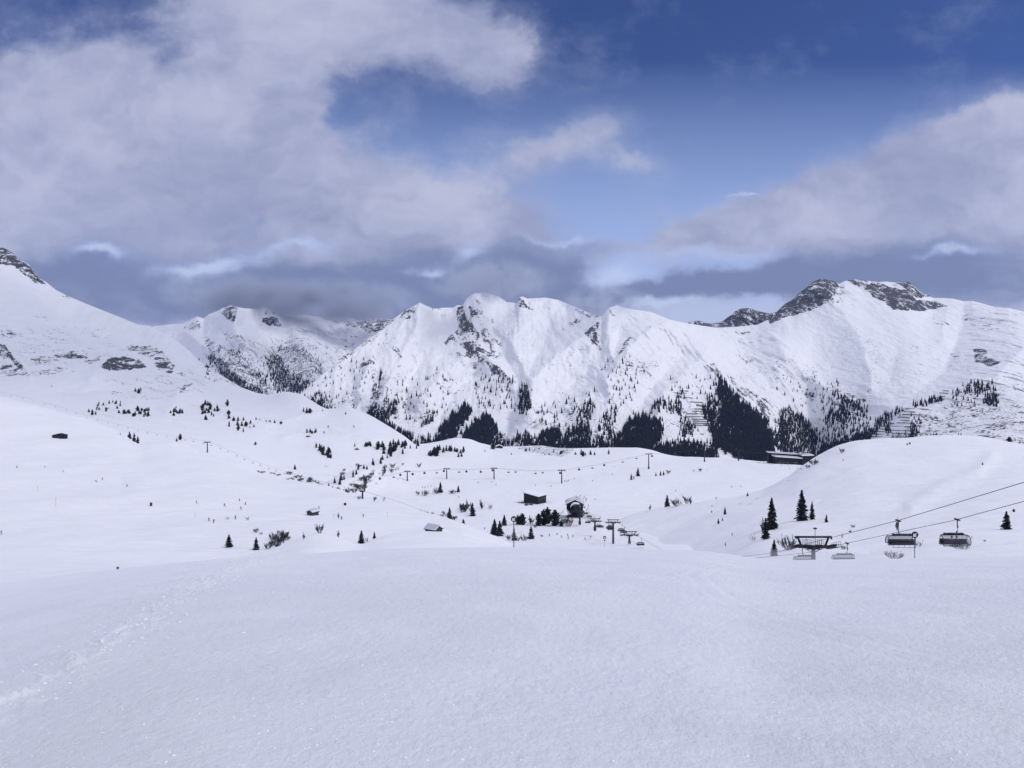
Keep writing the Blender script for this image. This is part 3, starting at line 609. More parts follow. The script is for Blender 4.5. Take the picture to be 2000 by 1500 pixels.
# ---- far valley head on the left, its crest in the cloud
G_CR = Lin((-400, 650), (200, 650), (300, 638), (330, 634), (345, 633), (357, 632), (370, 626), (385, 618), (398, 622), (408, 614), (425, 608), (435, 602), (450, 597), (462, 600), (480, 603), (505, 602), (515, 596), (530, 601), (545, 608), (560, 617), (590, 616), (620, 618), (640, 620), (665, 619), (690, 622), (720, 622), (740, 621), (765, 624), (800, 640), (1000, 700))
G_CY = K((-400, 6200), (300, 6200), (450, 5600), (560, 6400), (800, 6800), (1000, 6800))
def g_ray(U, V, X, Y, Z, T):
    r = -150 * fbm(X / 420, Z / 420, 6, 81, ridged=True) + spurs(U, V, [(380, 40, [(450, 600), (470, 660), (540, 760)]), (-300, 30, [(500, 620), (540, 690), (560, 770)]), (260, 40, [(560, 617), (600, 680), (620, 740), (560, 775)]), (-250, 30, [(640, 640), (690, 680), (640, 720)]), (200, 30, [(345, 632), (420, 690), (480, 750)])])
    return r * sstep(4.0, 3.0, T + 0 * U)
S_G = Sheet('far_mountain', ugrid(280, 820, 2.4, (-400, 1000), 12), [
    (C_(3600), C_(1000)), (K((-400, 4200), (1000, 4200)), C_(800)), (lambda u: 4200 + (G_CY(u) - 4200) * .42, lambda u: 800 + (G_CR(u) - 800) * .5), (G_CY, G_CR), (lambda u: G_CY(u) + 1200, lambda u: G_CR(u) + 130)],
    [8, 80, 90, 10], MAT_FAR, ray=g_ray,
    masks=masks_from([(.9, [(440, 600), (465, 598), (458, 630), (445, 625), (432, 612)], 5), (.95, [(510, 622), (535, 618), (552, 636), (530, 637), (515, 630)], 4), (.7, [(515, 598), (530, 600), (540, 615), (515, 618)], 4), (.85, [(620, 618), (680, 622), (700, 640), (650, 630)], 5), (.93, [(690, 620), (770, 622), (750, 645), (720, 650), (700, 635)], 6),
        (.9, [(402, 690), (440, 705), (470, 740), (530, 772), (490, 770), (430, 730)], 8), (.7, [(560, 680), (600, 668), (625, 680), (590, 690)], 5), (.8, [(360, 640), (385, 625), (395, 640), (370, 650)], 5), (.6, [(655, 660), (700, 655), (690, 700), (650, 700)], 7)],
        [(.85, [(400, 660), (470, 690), (530, 760), (480, 765), (420, 715)], 12), (.72, [(430, 640), (530, 680), (530, 740), (470, 700)], 12), (.85, [(520, 680), (570, 665), (620, 700), (640, 730), (600, 770), (540, 760)], 10), (.6, [(560, 640), (700, 640), (690, 690), (630, 730), (570, 690)], 14)]))
# ---- dark ridge behind the saddle
R_CR = Lin((1300, 645), (1335, 634), (1350, 628), (1365, 626), (1378, 631), (1392, 632), (1402, 630), (1412, 627), (1425, 617), (1436, 608), (1447, 603), (1460, 602), (1472, 605), (1485, 609), (1500, 612), (1515, 610), (1540, 600), (1640, 640))
S_R = Sheet('back_ridge', ugrid(1300, 1640, 2), [
    (C_(4700), C_(700)), (C_(4900), lambda u: R_CR(u) + 28), (C_(5200), R_CR), (C_(5900), lambda u: R_CR(u) + 90)], [10, 50, 10], MAT_FAR,
    ray=lambda U, V, X, Y, Z, T: -70 * fbm(X / 110 + Z / 90, Z / 240, 5, 91, ridged=True) * sstep(2.4, 1.8, T),
    masks=masks_from([(1.0, [(1340, 626), (1365, 622), (1385, 630), (1410, 625), (1440, 600), (1470, 600), (1520, 606), (1520, 640), (1470, 636), (1420, 645), (1350, 640)], 6)], []))

# ---- plain under everything
gm = mesh_np('ground', [(-9000, -400, -620), (9000, -400, -620), (9000, 9500, -620), (-9000, 9500, -620)], [(0, 1, 2, 3)], mats=(MAT_PISTE,), smooth=False)
tag(link('ground', gm), kind='structure')
# ------------------------------------------------------------------ simple materials
def mat(name, col, rough=.6, metal=0., noise=None, spec=.3, alpha=None):
    m = bpy.data.materials.new(name); m.use_nodes = True; t = NT(m.node_tree)
    b = m.node_tree.nodes['Principled BSDF']
    b.inputs['Roughness'].default_value = rough; b.inputs['Metallic'].default_value = metal; b.inputs['Specular IOR Level'].default_value = spec
    if noise:
        sc, amt = noise
        tc = t.add('ShaderNodeTexCoord').outputs['Object']
        n = t.noise(tc, sc, 5, .6)
        c = t.mix(t.mr(n, .3, .7), tuple(q * (1 - amt) for q in col), tuple(min(1, q * (1 + amt)) for q in col))
        t.put(b.inputs['Base Color'], c)
    else: b.inputs['Base Color'].default_value = (*col, 1)
    if alpha is not None: b.inputs['Alpha'].default_value = alpha
    return m
def needle_mat(name, a, b_, snow=.0):
    m = bpy.data.materials.new(name); m.use_nodes = True; t = NT(m.node_tree)
    b = m.node_tree.nodes['Principled BSDF']; b.inputs['Roughness'].default_value = .8; b.inputs['Specular IOR Level'].default_value = .1
    g = t.add('ShaderNodeNewGeometry'); pos = g.outputs['Position']
    c = t.mix(t.mr(t.noise(pos, 1.3, 4, .6), .3, .7), a, b_)
    if snow:
        nz = t.sep(g.outputs['Normal'])[2]
        f = t.m('MULTIPLY', t.mr(t.noise(pos, .9, 3, .6), .58, .66, 0, snow), t.mr(nz, .1, .6))
        c = t.mix(f, c, (.75, .78, .85))
    t.put(b.inputs['Base Color'], c); return m
M_NEEDLE = needle_mat('spruce_needles', (.012, .016, .017), (.030, .036, .032), .35)
M_NEEDLE2 = needle_mat('forest_needles', (.007, .010, .013), (.015, .020, .024))
M_BARK = mat('bark', (.055, .045, .042), .9, noise=(6, .35))
M_TWIG = mat('bare_twigs', (.050, .045, .050), .9, noise=(2, .3))

class MB:
    """collects faces for one mesh"""
    def __init__(s): s.v = []; s.f4 = []; s.f3 = []; s.m4 = []; s.m3 = []
    def quad(s, a, b, c, d, mi=0):
        k = len(s.v); s.v += [a, b, c, d]; s.f4.append((k, k + 1, k + 2, k + 3)); s.m4.append(mi)
    def tri(s, a, b, c, mi=0):
        k = len(s.v); s.v += [a, b, c]; s.f3.append((k, k + 1, k + 2)); s.m3.append(mi)
    def box(s, c, d, rot=None, mi=0, taper=1.0):
        x, y, z = d[0] / 2, d[1] / 2, d[2] / 2; k = len(s.v)
        for (sx, sy, sz) in ((-1, -1, -1), (1, -1, -1), (1, 1, -1), (-1, 1, -1), (-1, -1, 1), (1, -1, 1), (1, 1, 1), (-1, 1, 1)):
            tp = taper if sz > 0 else 1
            p = Vector((sx * x * tp, sy * y * tp, sz * z))
            if rot is not None: p = rot @ p
            s.v.append(tuple(p + Vector(c)))
        for q in ((0, 3, 2, 1), (4, 5, 6, 7), (0, 1, 5, 4), (1, 2, 6, 5), (2, 3, 7, 6), (3, 0, 4, 7)): s.f4.append(tuple(k + i for i in q)); s.m4.append(mi)
    def tube(s, pts, r, n=6, mi=0, cap=True):
        pts = [Vector(p) for p in pts]; rs = r if hasattr(r, '__len__') else [r] * len(pts)
        k = len(s.v)
        for i, p in enumerate(pts):
            t_ = (pts[min(i + 1, len(pts) - 1)] - pts[max(i - 1, 0)]).normalized()
            a = t_.cross(Vector((0, 0, 1)) if abs(t_.z) < .95 else Vector((1, 0, 0))).normalized(); b = t_.cross(a)
            for j in range(n):
                an = 2 * math.pi * j / n; s.v.append(tuple(p + (a * math.cos(an) + b * math.sin(an)) * rs[i]))
        for i in range(len(pts) - 1):
            for j in range(n):
                s.f4.append((k + i * n + j, k + i * n + (j + 1) % n, k + (i + 1) * n + (j + 1) % n, k + (i + 1) * n + j)); s.m4.append(mi)
        if cap:
            for e in (0, len(pts) - 1):
                s.v.append(tuple(pts[e])); c = len(s.v) - 1
                for j in range(n): s.f3.append((c, k + e * n + j, k + e * n + (j + 1) % n)); s.m3.append(mi)
    def prism(s, outline, y0, y1, mi=0):
        """outline (x, z) extruded along y; outline convex or nearly"""
        k = len(s.v); n = len(outline)
        for y in (y0, y1):
            for (x, z) in outline: s.v.append((x, y, z))
        for j in range(n): s.f4.append((k + j, k + (j + 1) % n, k + n + (j + 1) % n, k + n + j)); s.m4.append(mi)
        for b in (k, k + n):
            cx = sum(o[0] for o in outline) / n; cz = sum(o[1] for o in outline) / n
            s.v.append((cx, s.v[b][1], cz)); c = len(s.v) - 1
            for j in range(n): s.f3.append((c, b + j, b + (j + 1) % n)); s.m3.append(mi)
    def lathe(s, prof, c, axis='z', n=16, mi=0):
        k = len(s.v)
        for (r, h) in prof:
            for j in range(n):
                a = 2 * math.pi * j / n; p = (r * math.cos(a), r * math.sin(a), h)
                if axis == 'y': p = (p[0], p[2], p[1])
                if axis == 'x': p = (p[2], p[0], p[1])
                s.v.append((p[0] + c[0], p[1] + c[1], p[2] + c[2]))
        for i in range(len(prof) - 1):
            for j in range(n): s.f4.append((k + i * n + j, k + i * n + (j + 1) % n, k + (i + 1) * n + (j + 1) % n, k + (i + 1) * n + j)); s.m4.append(mi)
    def mesh(s, name, mats, smooth=False):
        if not isinstance(mats, (list, tuple)): mats = [mats]
        return mesh_np(name, s.v, s.f4 or None, s.f3 or None, mats, smooth, s.m4 + s.m3)
    def build(s, name, mats, parent=None, smooth=False):
        return link(name, s.mesh(name, mats, smooth), parent)

# ------------------------------------------------------------------ conifers (unit height 1 m, scaled when placed)
def crown_mb(mb, rng, whorls, per, segs, width, base=.06, kind='spruce', ragged=.3, mi=0, gap=.0):
    for w in range(whorls):
        f = (w + .5 * rng.random()) / whorls; z = base + (1 - base) * f
        if kind == 'spruce': R = width * (1 - f) ** .82 * (.35 + .65 * min(1, f * 6 + .35))
        else: R = width * (1 - f ** 2.4) ** .8 * (.5 + .5 * min(1, f * 3 + .2))
        a0 = rng.random() * 6.28
        for k in range(per):
            if rng.random() < gap: continue
            a = a0 + 6.283 * k / per + rng.uniform(-.3, .3); r = R * (1 + rng.uniform(-ragged, ragged * .8)) + .008
            ca, sa = math.cos(a), math.sin(a)
            dz = (-.28 if kind == 'spruce' else .12) * r * (1.3 - f) ; zz = z + rng.uniform(-.3, .3) / whorls
            hw = r * (.30 if per > 5 else .45) * (1.0 + rng.uniform(-.2, .2)); th = (1 - base) / whorls * (1.15 + rng.random() * .5)
            prev = None
            for i in range(segs + 1):
                q = i / segs; rr = r * q; wq = hw * (math.sin(math.pi * min(1, q * .8 + .16))) * (1 - .75 * q * q)
                jj = rng.uniform(.65, 1.25) if segs > 1 else 1
                zc = zz + dz * q * q * 1.3 + (.10 * r * q ** 3 if kind == 'spruce' else .25 * r * q * q)
                c = (rr * ca, rr * sa); n_ = (-sa * wq * jj, ca * wq * jj); hang = th * (1 - .55 * q) * rng.uniform(.7, 1.2)
                cur = ((c[0] + n_[0], c[1] + n_[1], zc - hang * .62), (c[0], c[1], zc + .12 * hang), (c[0] - n_[0], c[1] - n_[1], zc - hang * .62), (c[0], c[1], zc - hang))
                if prev:
                    mb.quad(prev[0], prev[1], cur[1], cur[0], mi); mb.quad(prev[1], prev[2], cur[2], cur[1], mi)
                    if segs > 1: mb.quad(prev[1], prev[3], cur[3], cur[1], mi)
                    if segs > 3 and i < segs + 1:          # side twigs
                        for sgn in (-1, 1):
                            tl = wq * rng.uniform(.9, 1.8) + .006; ax = a + sgn * rng.uniform(.5, 1.0)
                            p0 = Vector((c[0], c[1], zc)); p1 = p0 + Vector((math.cos(ax) * tl, math.sin(ax) * tl, -tl * .35))
                            mb.tri(tuple(p0), tuple(p0 * .6 + p1 * .4 + Vector((0, 0, -hang * .6))), tuple(p1), mi)
                prev = cur
def spruce_parts(seed, whorls, per, segs, width, kind='spruce', ragged=.3, gap=0., base=.06):
    rng = random.Random(seed); mb = MB(); crown_mb(mb, rng, whorls, per, segs, width, base, kind, ragged, 0, gap)
    if kind == 'spruce': mb.tube([(0, 0, .8), (0, 0, 1.0)], [.006, .002], 4)
    else: pass
    tr = MB(); tr.tube([(0, 0, -.06), (0, 0, .35), (0, 0, .93)], [.022, .015, .004], 6)
    return mb, tr
TREES = {}
def tree_meshes(key):
    if key in TREES: return TREES[key]
    cfg = {'near0': (1, 26, 8, 5, .235, 'spruce', .35, .06), 'near1': (2, 24, 7, 5, .20, 'spruce', .4, .10), 'near2': (3, 20, 7, 4, .26, 'spruce', .35, .05), 'near3': (9, 22, 7, 5, .15, 'spruce', .5, .18),
           'pine0': (4, 11, 7, 4, .30, 'pine', .35, .12), 'pine1': (5, 10, 7, 4, .26, 'pine', .4, .12),
           'mid0': (6, 13, 6, 2, .24, 'spruce', .3, .05), 'mid1': (7, 12, 6, 2, .20, 'spruce', .35, .08), 'mid2': (8, 10, 6, 2, .30, 'spruce', .3, .05), 'mid3': (10, 9, 6, 2, .34, 'pine', .35, .08)}[key]
    seed, wh, per, sg, wd, kd, rg, gp = cfg
    a, b = spruce_parts(seed, wh, per, sg, wd, kd, rg, gp)
    TREES[key] = (a.mesh(key + '_crown', M_NEEDLE), b.mesh(key + '_trunk', M_BARK, True))
    return TREES[key]
def tree(loc, h, key, label, group=None, name='spruce_tree', cat='tree', wide=1.0, lean=0.):
    o = empty(name, loc, random.uniform(0, 6.28), h); o.scale = (h * wide, h * wide, h)
    if lean: o.rotation_euler = (lean, 0, o.rotation_euler[2])
    tag(o, short(label), cat, group)
    c, t_ = tree_meshes(key)
    link('crown', c, o); link('trunk', t_, o)
    return o

# ------------------------------------------------------------------ leafless shrubs
def shrub_mesh(name, seed, stems, spread, depth=3, r0=.016, fan=.5, twig=.0065, kids=(2, 4)):
    rng = random.Random(seed); mb = MB()
    def grow(p, d, L, r, lev):
        q = p; dd = d; pts = [p]; n = 3
        for i in range(n):
            dd = (dd + Vector((rng.uniform(-.13, .13), rng.uniform(-.13, .13), rng.uniform(-.02, .14)))).normalized(); q = q + dd * L / n; pts.append(q)
        mb.tube([tuple(x) for x in pts], [max(twig, r * (1 - .5 * i / n)) for i in range(n + 1)], 3, cap=False)
        if lev > 0:
            for k in range(rng.randint(*kids)):
                i = rng.randint(1, n); nd = (dd + Vector((rng.uniform(-1, 1), rng.uniform(-1, 1), rng.uniform(-.1, .9))) * fan).normalized()
                grow(pts[i], nd, L * rng.uniform(.5, .8), r * .6, lev - 1)
    for s in range(stems):
        a = rng.random() * 6.28; k = rng.random() ** .6 * spread
        grow(Vector((math.cos(a) * k * .12, math.sin(a) * k * .12, -.05)), Vector((math.cos(a) * k, math.sin(a) * k, .55)).normalized(), .42 * rng.uniform(.8, 1.1), r0, depth)
    return mb.mesh(name, M_TWIG)
SHRUBS = {}
def shrub_me(k):
    if k not in SHRUBS:
        SHRUBS[k] = {'round0': lambda: shrub_mesh('round_shrub', 21, 12, .7, 3, .015, .45, .0075), 'round1': lambda: shrub_mesh('round_shrub2', 22, 10, .55, 3, .015, .45, .0075),
            'tall': lambda: shrub_mesh('tall_shrub', 23, 7, .16, 3, .014, .35, .0072), 'thin': lambda: shrub_mesh('thin_shrub', 24, 7, .6, 2, .012, .4, .006), 'dense': lambda: shrub_mesh('dense_shrub', 25, 17, .95, 3, .014, .42, .0078)}[k]()
    return SHRUBS[k]
def shrub(loc, h, key, label, group=None, wide=1.0, name='leafless_shrub'):
    o = link(name, shrub_me(key)); o.location = loc; o.rotation_euler = (0, 0, random.uniform(0, 6.28)); o.scale = (h * wide, h * wide, h)
    return tag(o, short(label), 'shrub', group)

ORD = ['first', 'second', 'third', 'fourth', 'fifth', 'sixth', 'seventh', 'eighth', 'ninth', 'tenth', 'eleventh', 'twelfth', 'thirteenth', 'fourteenth', 'fifteenth', 'sixteenth', 'seventeenth', 'eighteenth', 'nineteenth', 'twentieth',
       'twenty-first', 'twenty-second', 'twenty-third', 'twenty-fourth', 'twenty-fifth', 'twenty-sixth', 'twenty-seventh', 'twenty-eighth', 'twenty-ninth', 'thirtieth']
def short(lb):
    for a, b in ((' on the left mountain', ''), (' of the far', ' far'), ('large leafless ', ''), (' from the left,', ' from left,'), ('dark ', ''), ('small ', ''), (' the ', ' ')):
        if len(lb.split()) > 16: lb = lb.replace(a, b)
    return lb
def px2m(px, Y): return px * Y / FPX
def place(sheet, u, py): return sheet.hit(u, py)

# ------------------------------------------------------------------ single trees: sheet, column, foot row, height in rows, mesh, width, label
ONE = [
 (S_B, 447, 1069, 27, 'near2', 1.25, 'small dark spruce standing alone on the left piste, nearest to the slope edge'),
 (S_B, 500, 1074, 26, 'near2', 1.1, 'short dark spruce at the left end of the large leafless thicket'),
 (S_H, 706, 1061, 28, 'near0', 1.15, 'spruce with snowy boughs beside a shrub on the right flank of the snowy knoll'),
 (S_H, 731, 1047, 14, 'near2', 1.1, 'little spruce right behind the snowy-boughed spruce on the knoll'),
 (S_D, 905, 1044, 32, 'near0', 1.2, 'dark spruce right of the half-buried hut, leaning over its snow edge'),
 (S_D, 878, 1017, 28, 'near1', 1.2, 'tall spruce among the bare shrubs right above the half-buried hut'),
 (S_D, 923, 1008, 28, 'near1', 1.2, 'spruce in the middle of the high leafless thicket left of the flat-roofed building'),
 (S_D, 966, 1046, 34, 'near0', 1.25, 'left of the two close spruces left of the arrow sign by the valley'),
 (S_D, 976, 1047, 32, 'near2', 1.2, 'broad low spruce joined to the pair left of the arrow sign'),
 (S_D, 985, 1026, 22, 'near0', 1.2, 'right, higher-standing spruce of the pair left of the arrow sign'),
 (S_D, 1004, 1056, 28, 'near1', 1.1, 'slim snowy spruce directly behind the round arrow sign in the valley'),
 (S_D, 1037, 1053, 27, 'near2', 1.15, 'dark cone-shaped spruce right of the arrow sign, beside bare shrubs'),
 (S_D, 1012, 1025, 21, 'pine1', 1.2, 'left stone pine of the two behind the round arrow sign'),
 (S_D, 1020, 1025, 24, 'pine0', 1.2, 'right, rounder stone pine of the two behind the round arrow sign'),
 (S_D, 1052, 1027, 26, 'pine0', 1.1, 'left stone pine in the row below the flat-roofed building'),
 (S_D, 1062, 1026, 34, 'pine1', 1.1, 'stone pine second from the left in the row below the flat-roofed building'),
 (S_D, 1070, 1023, 35, 'pine1', 1.0, 'tallest stone pine in the row below the flat-roofed building'),
 (S_D, 1084, 1027, 34, 'pine0', 1.05, 'broad-crowned stone pine at the right of the row below the station'),
 (S_D, 1096, 1028, 15, 'near2', 1.2, 'small conifer between the stone pines and the bare shrub below the station'),
 (S_D, 860, 962, 22, 'near2', 1.1, 'dark spruce rising out of bare shrubs below the cabin lift'),
 (S_D, 895, 961, 14, 'near2', 1.2, 'small spruce with low bushes right of the spruce under the cabin lift'),
 (S_D, 1233, 937, 13, 'mid1', 1.1, 'slim spruce, left of the three by the red-footed lift tower'),
 (S_D, 1238, 936, 8, 'mid1', 1.1, 'smallest of the three spruces by the red-footed lift tower'),
 (S_D, 1246, 930, 18, 'near2', 1.0, 'tallest of the three spruces by the red-footed lift tower'),
 (S_D, 1281, 930, 9, 'mid1', 1.1, 'left of three little spruces in a row on the right of the plateau'),
 (S_D, 1290, 929, 11, 'mid1', 1.1, 'middle of three little spruces in a row on the right of the plateau'),
 (S_D, 1296, 928, 9, 'mid2', .9, 'right of three little spruces in a row beside a bare shrub'),
 (S_D, 1303, 993, 28, 'near0', 1.0, 'single tall spruce left of the bare shrubs on the ridge of the valley'),
 (S_E, 1416, 1005, 16, 'near3', 1.4, 'thin two-topped spruce on the left slope of the right hill'),
 (S_E, 1403, 1023, 11, 'mid2', .9, 'small spruce below the two-topped one on the right hill'),
 (S_E, 1411, 1017, 8, 'mid1', 1.0, 'tiny slim spruce between the two-topped and the small one'),
 (S_E, 1390, 1001, 5, 'mid2', 1.0, 'tiny round conifer left of the two-topped spruce'),
 (S_E, 1460, 969, 8, 'mid2', 1.1, 'small round conifer on the skyline of the right hill'),
 (S_E, 1507, 1034, 66, 'near0', .86, 'tall dark spruce, left of the big pair on the right hill'),
 (S_E, 1495, 1053, 44, 'near2', .85, 'lower spruce in front of the tall dark one on the right hill'),
 (S_E, 1566, 1017, 64, 'near1', 1.05, 'tall spruce with snowy open boughs at the centre of the right hill'),
 (S_E, 1586, 1015, 38, 'near3', 1.1, 'slim spruce close to the right of the snowy-boughed one'),
 (S_E, 1614, 1020, 16, 'near3', 1.5, 'tiny crooked spruce right of the slim one on the right hill'),
 (S_E, 1512, 1086, 34, 'near0', 1.0, 'lowest spruce on the right, half sunk behind the slope edge by the lift pylon'),
 (S_E, 1966, 1034, 38, 'near2', 1.1, 'dense spruce under the lift ropes at the right edge'),
 (S_E, 1980, 1000, 7, 'mid3', 1.2, 'small dark bush-like conifer above the dense spruce at the right edge'),
 (S_E, 1919, 908, 6, 'mid2', 1.0, 'tiny spruce alone near the top of the right hill'),
 (S_E, 1772, 869, 4, 'mid3', 1.2, 'left of two tiny conifers near the crest of the right hill'),
 (S_E, 1777, 868, 5, 'mid3', 1.1, 'right of two tiny conifers near the crest of the right hill'),
 (S_E, 1971, 863, 11, 'mid3', 1.3, 'dark round conifer peeping over the crest of the right hill'),
 (S_B, 253, 852, 15, 'mid2', 1.1, 'left of three tall dark spruces on the edge of the left piste'),
 (S_B, 262, 861, 19, 'mid0', 1.1, 'middle and tallest of three dark spruces on the edge of the left piste'),
 (S_B, 269, 864, 15, 'mid2', 1.0, 'right of three tall dark spruces on the edge of the left piste'),
 (S_B, 235, 849, 5, 'mid1', 1.0, 'tiny conifer left of the three dark spruces on the left piste'),
 (S_C, 352, 859, 13, 'mid3', 1.0, 'round dark conifer between the three dark spruces and the left lift tower'),
 (S_C, 345, 862, 7, 'mid2', 1.2, 'small conifer at the foot of the round dark one'),
 (S_C, 499, 869, 7, 'mid3', 1.2, 'lone small conifer under the left chairlift'),
 (S_C, 576, 917, 11, 'mid2', 1.0, 'lone spruce above the shrubs lining the left chairlift'),
 (S_C, 344, 797, 6, 'mid1', 1.1, 'single spruce at the right end of the short tree row on the left mountain'),
 (S_C, 675, 809, 5, 'mid2', 1.3, 'tiny tree pair alone on the rounded snow shoulder'),
 (S_C, 691, 835, 6, 'mid1', 1.1, 'lone small spruce under the rounded snow shoulder'),
 (S_C, 641, 835, 6, 'mid1', 1.2, 'lone small spruce left under the rounded shoulder'),
 (S_C, 633, 846, 6, 'mid1', 1.2, 'small spruce right of the tree clump with the hut'),
 (S_C, 693, 872, 8, 'mid1', 1.2, 'spruce above the little snow-roofed cabin on the left mountain'),
 (S_C, 444, 793, 14, 'mid3', .8, 'isolated tall dark conifer above the scattered groves'),
 (S_C, 101, 755, 2.5, 'mid3', 1.2, 'tiny isolated tree high on the left mountain'),
 (S_C, 630, 803, 4, 'mid2', 1.2, 'tiny tree on the skyline dip of the shoulder'),
]
for i, (sh, u, py, h, key, wd, lb) in enumerate(ONE):
    p = place(sh, u, py); hm = px2m(h, p.y)
    nm = 'stone_pine' if 'stone pine' in lb else 'spruce_tree'
    tree(p - Vector((0, 0, hm * .03)), hm, key, lb, name=nm, wide=wd)

# ------------------------------------------------------------------ groves: sheet, polygon, number, height range, label, group
def in_poly(poly, rng, n, mind):
    xs = [p[0] for p in poly]; ys = [p[1] for p in poly]; out = []; tries = 0
    while len(out) < n and tries < n * 60:
        tries += 1
        u = rng.uniform(min(xs), max(xs)); v = rng.uniform(min(ys), max(ys))
        if poly_dist(np.array([u]), np.array([v]), poly)[0] < 0: continue
        if any(abs(u - a) < mind and abs(v - b) < mind for a, b in out): continue
        out.append((u, v))
    return out
def along(pl, rng, n, jx, jy):
    pts = []
    L = [math.dist(a, b) for a, b in zip(pl[:-1], pl[1:])]; tot = sum(L)
    for k in range(n):
        d = (k + rng.random()) / n * tot; i = 0
        while i < len(L) - 1 and d > L[i]: d -= L[i]; i += 1
        f = d / L[i]; pts.append((pl[i][0] + (pl[i + 1][0] - pl[i][0]) * f + rng.uniform(-jx, jx), pl[i][1] + (pl[i + 1][1] - pl[i][1]) * f + rng.uniform(-jy, jy)))
    return pts
GROVES = [
 (S_C, [(165, 800), (200, 785), (238, 786), (243, 796), (215, 803), (180, 812)], 20, (4, 7), 'small spruce in the left half of the broad grove on the left mountain', 'trees in the left half of the broad grove'),
 (S_C, [(230, 806), (255, 797), (292, 802), (290, 820), (280, 829), (268, 815), (240, 812)], 22, (4, 9), 'dark spruce in the right half of the broad grove on the left mountain', 'trees in the right half of the broad grove'),
 (S_C, [(322, 808), (332, 806), (360, 800), (358, 812), (325, 813)], 9, (5, 8), 'spruce in the short row between the broad grove and the scattered groves', 'trees of the short row'),
 (S_C, [(390, 790), (415, 788), (431, 801), (412, 822), (398, 822)], 20, (5, 9), 'dark spruce in the dense left clumps of the scattered groves', 'trees of the dense left clumps'),
 (S_C, [(435, 803), (455, 800), (482, 815), (500, 838), (470, 848), (445, 832)], 19, (4, 9), 'spruce scattered in the right groves below the isolated tall conifer', 'trees scattered in the right groves'),
 (S_C, [(500, 818), (560, 827), (558, 831), (500, 823)], 8, (3, 6), 'small spruce in the thin line trailing right from the scattered groves', 'trees of the thin trailing line'),
 (S_C, [(262, 762), (278, 762), (278, 769), (262, 769)], 6, (4, 7), 'little spruce in the tight clump under the rock hump', 'trees of the clump under the rock hump'),
 (S_C, [(590, 805), (607, 797), (607, 807), (595, 808)], 6, (6, 10), 'spruce in the small stand on the shoulder below the far valley', 'trees of the small stand on the shoulder'),
 (S_C, [(597, 845), (618, 843), (617, 847), (598, 847)], 6, (5, 8), 'spruce in the low clump beside the snow-covered hut roof', 'trees of the low clump by the hut roof'),
 (S_C, [(614, 872), (632, 874), (643, 882), (649, 895), (641, 896), (624, 884)], 18, (8, 11), 'spruce packed in the dark slanting wood on the left mountain', 'trees of the dark slanting wood'),
 (S_C, [(710, 871), (726, 868), (726, 872), (711, 873)], 6, (6, 9), 'spruce in the small clump left of the dark wood by the gully', 'trees of the small clump by the gully wood'),
 (S_C, [(733, 875), (760, 868), (790, 868), (796, 878), (760, 890), (742, 884)], 22, (8, 13), 'spruce in the dark wood at the head of the gully', 'trees of the dark wood at the gully head'),
 (S_C, [(385, 690), (400, 700), (412, 720), (412, 745), (398, 740), (400, 715)], 12, (3, 5), 'tiny conifer on the steep skyline of the left mountain', 'tiny conifers on the steep skyline'),
 (S_D, [(836, 889), (848, 878), (860, 876), (862, 890), (845, 893)], 12, (8, 12), 'dark spruce in the left clump on the round snow hump', 'trees of the left clump on the hump'),
 (S_D, [(864, 882), (882, 876), (883, 884), (868, 888)], 6, (8, 13), 'spruce in the middle clump on the round snow hump', 'trees of the middle clump on the hump'),
 (S_D, [(886, 880), (908, 876), (902, 893), (895, 893)], 7, (6, 11), 'spruce in the right clump on the round snow hump', 'trees of the right clump on the hump'),
 (S_D, [(1117, 888), (1195, 885), (1195, 890), (1117, 892)], 9, (5, 12), 'small spruce in the sparse row along the plateau edge', 'trees of the sparse row on the plateau edge'),
 (S_D, [(985, 885), (1020, 878), (1100, 876), (1110, 885), (1060, 893), (1020, 893)], 12, (3, 8), 'small conifer among the snowy boulders at the back of the plateau', 'conifers among the snowy boulders'),
]
rg = random.Random(5); ntree = len(ONE)
for (sh, pl, n, hr, lb, gr) in GROVES:
    for i_, (u, v) in enumerate(sorted(in_poly(pl, rg, n, 1.6))):
        p = place(sh, u, v); hm = px2m(rg.uniform(*hr) * (1.22 if sh is S_C else 1.05), p.y); ntree += 1
        tree(p, hm, rg.choice(['mid0', 'mid1', 'mid2', 'mid2', 'mid3']), f'{ORD[i_]} from the left, {lb}', gr, wide=rg.uniform(1.05, 1.5))
# wooded gully between the left mountain and the plateau
for k, (u, v) in enumerate(sorted(along([(632, 953), (660, 944), (690, 928), (715, 915), (745, 901), (775, 886), (805, 872), (825, 868)], rg, 24, 7, 5))):
    sh = S_D; p = place(sh, u, max(v, float(D_CR(u)) + 1.5)); hm = px2m(rg.uniform(6, 15) if k < 20 else rg.uniform(5, 9), p.y); ntree += 1
    tree(p, hm, rg.choice(['mid0', 'mid1', 'mid2']), f'{ORD[k]} from the left among the spruces in the gully beside the plateau', 'trees lining the wooded gully', wide=rg.uniform(.9, 1.2))
print('trees', ntree)

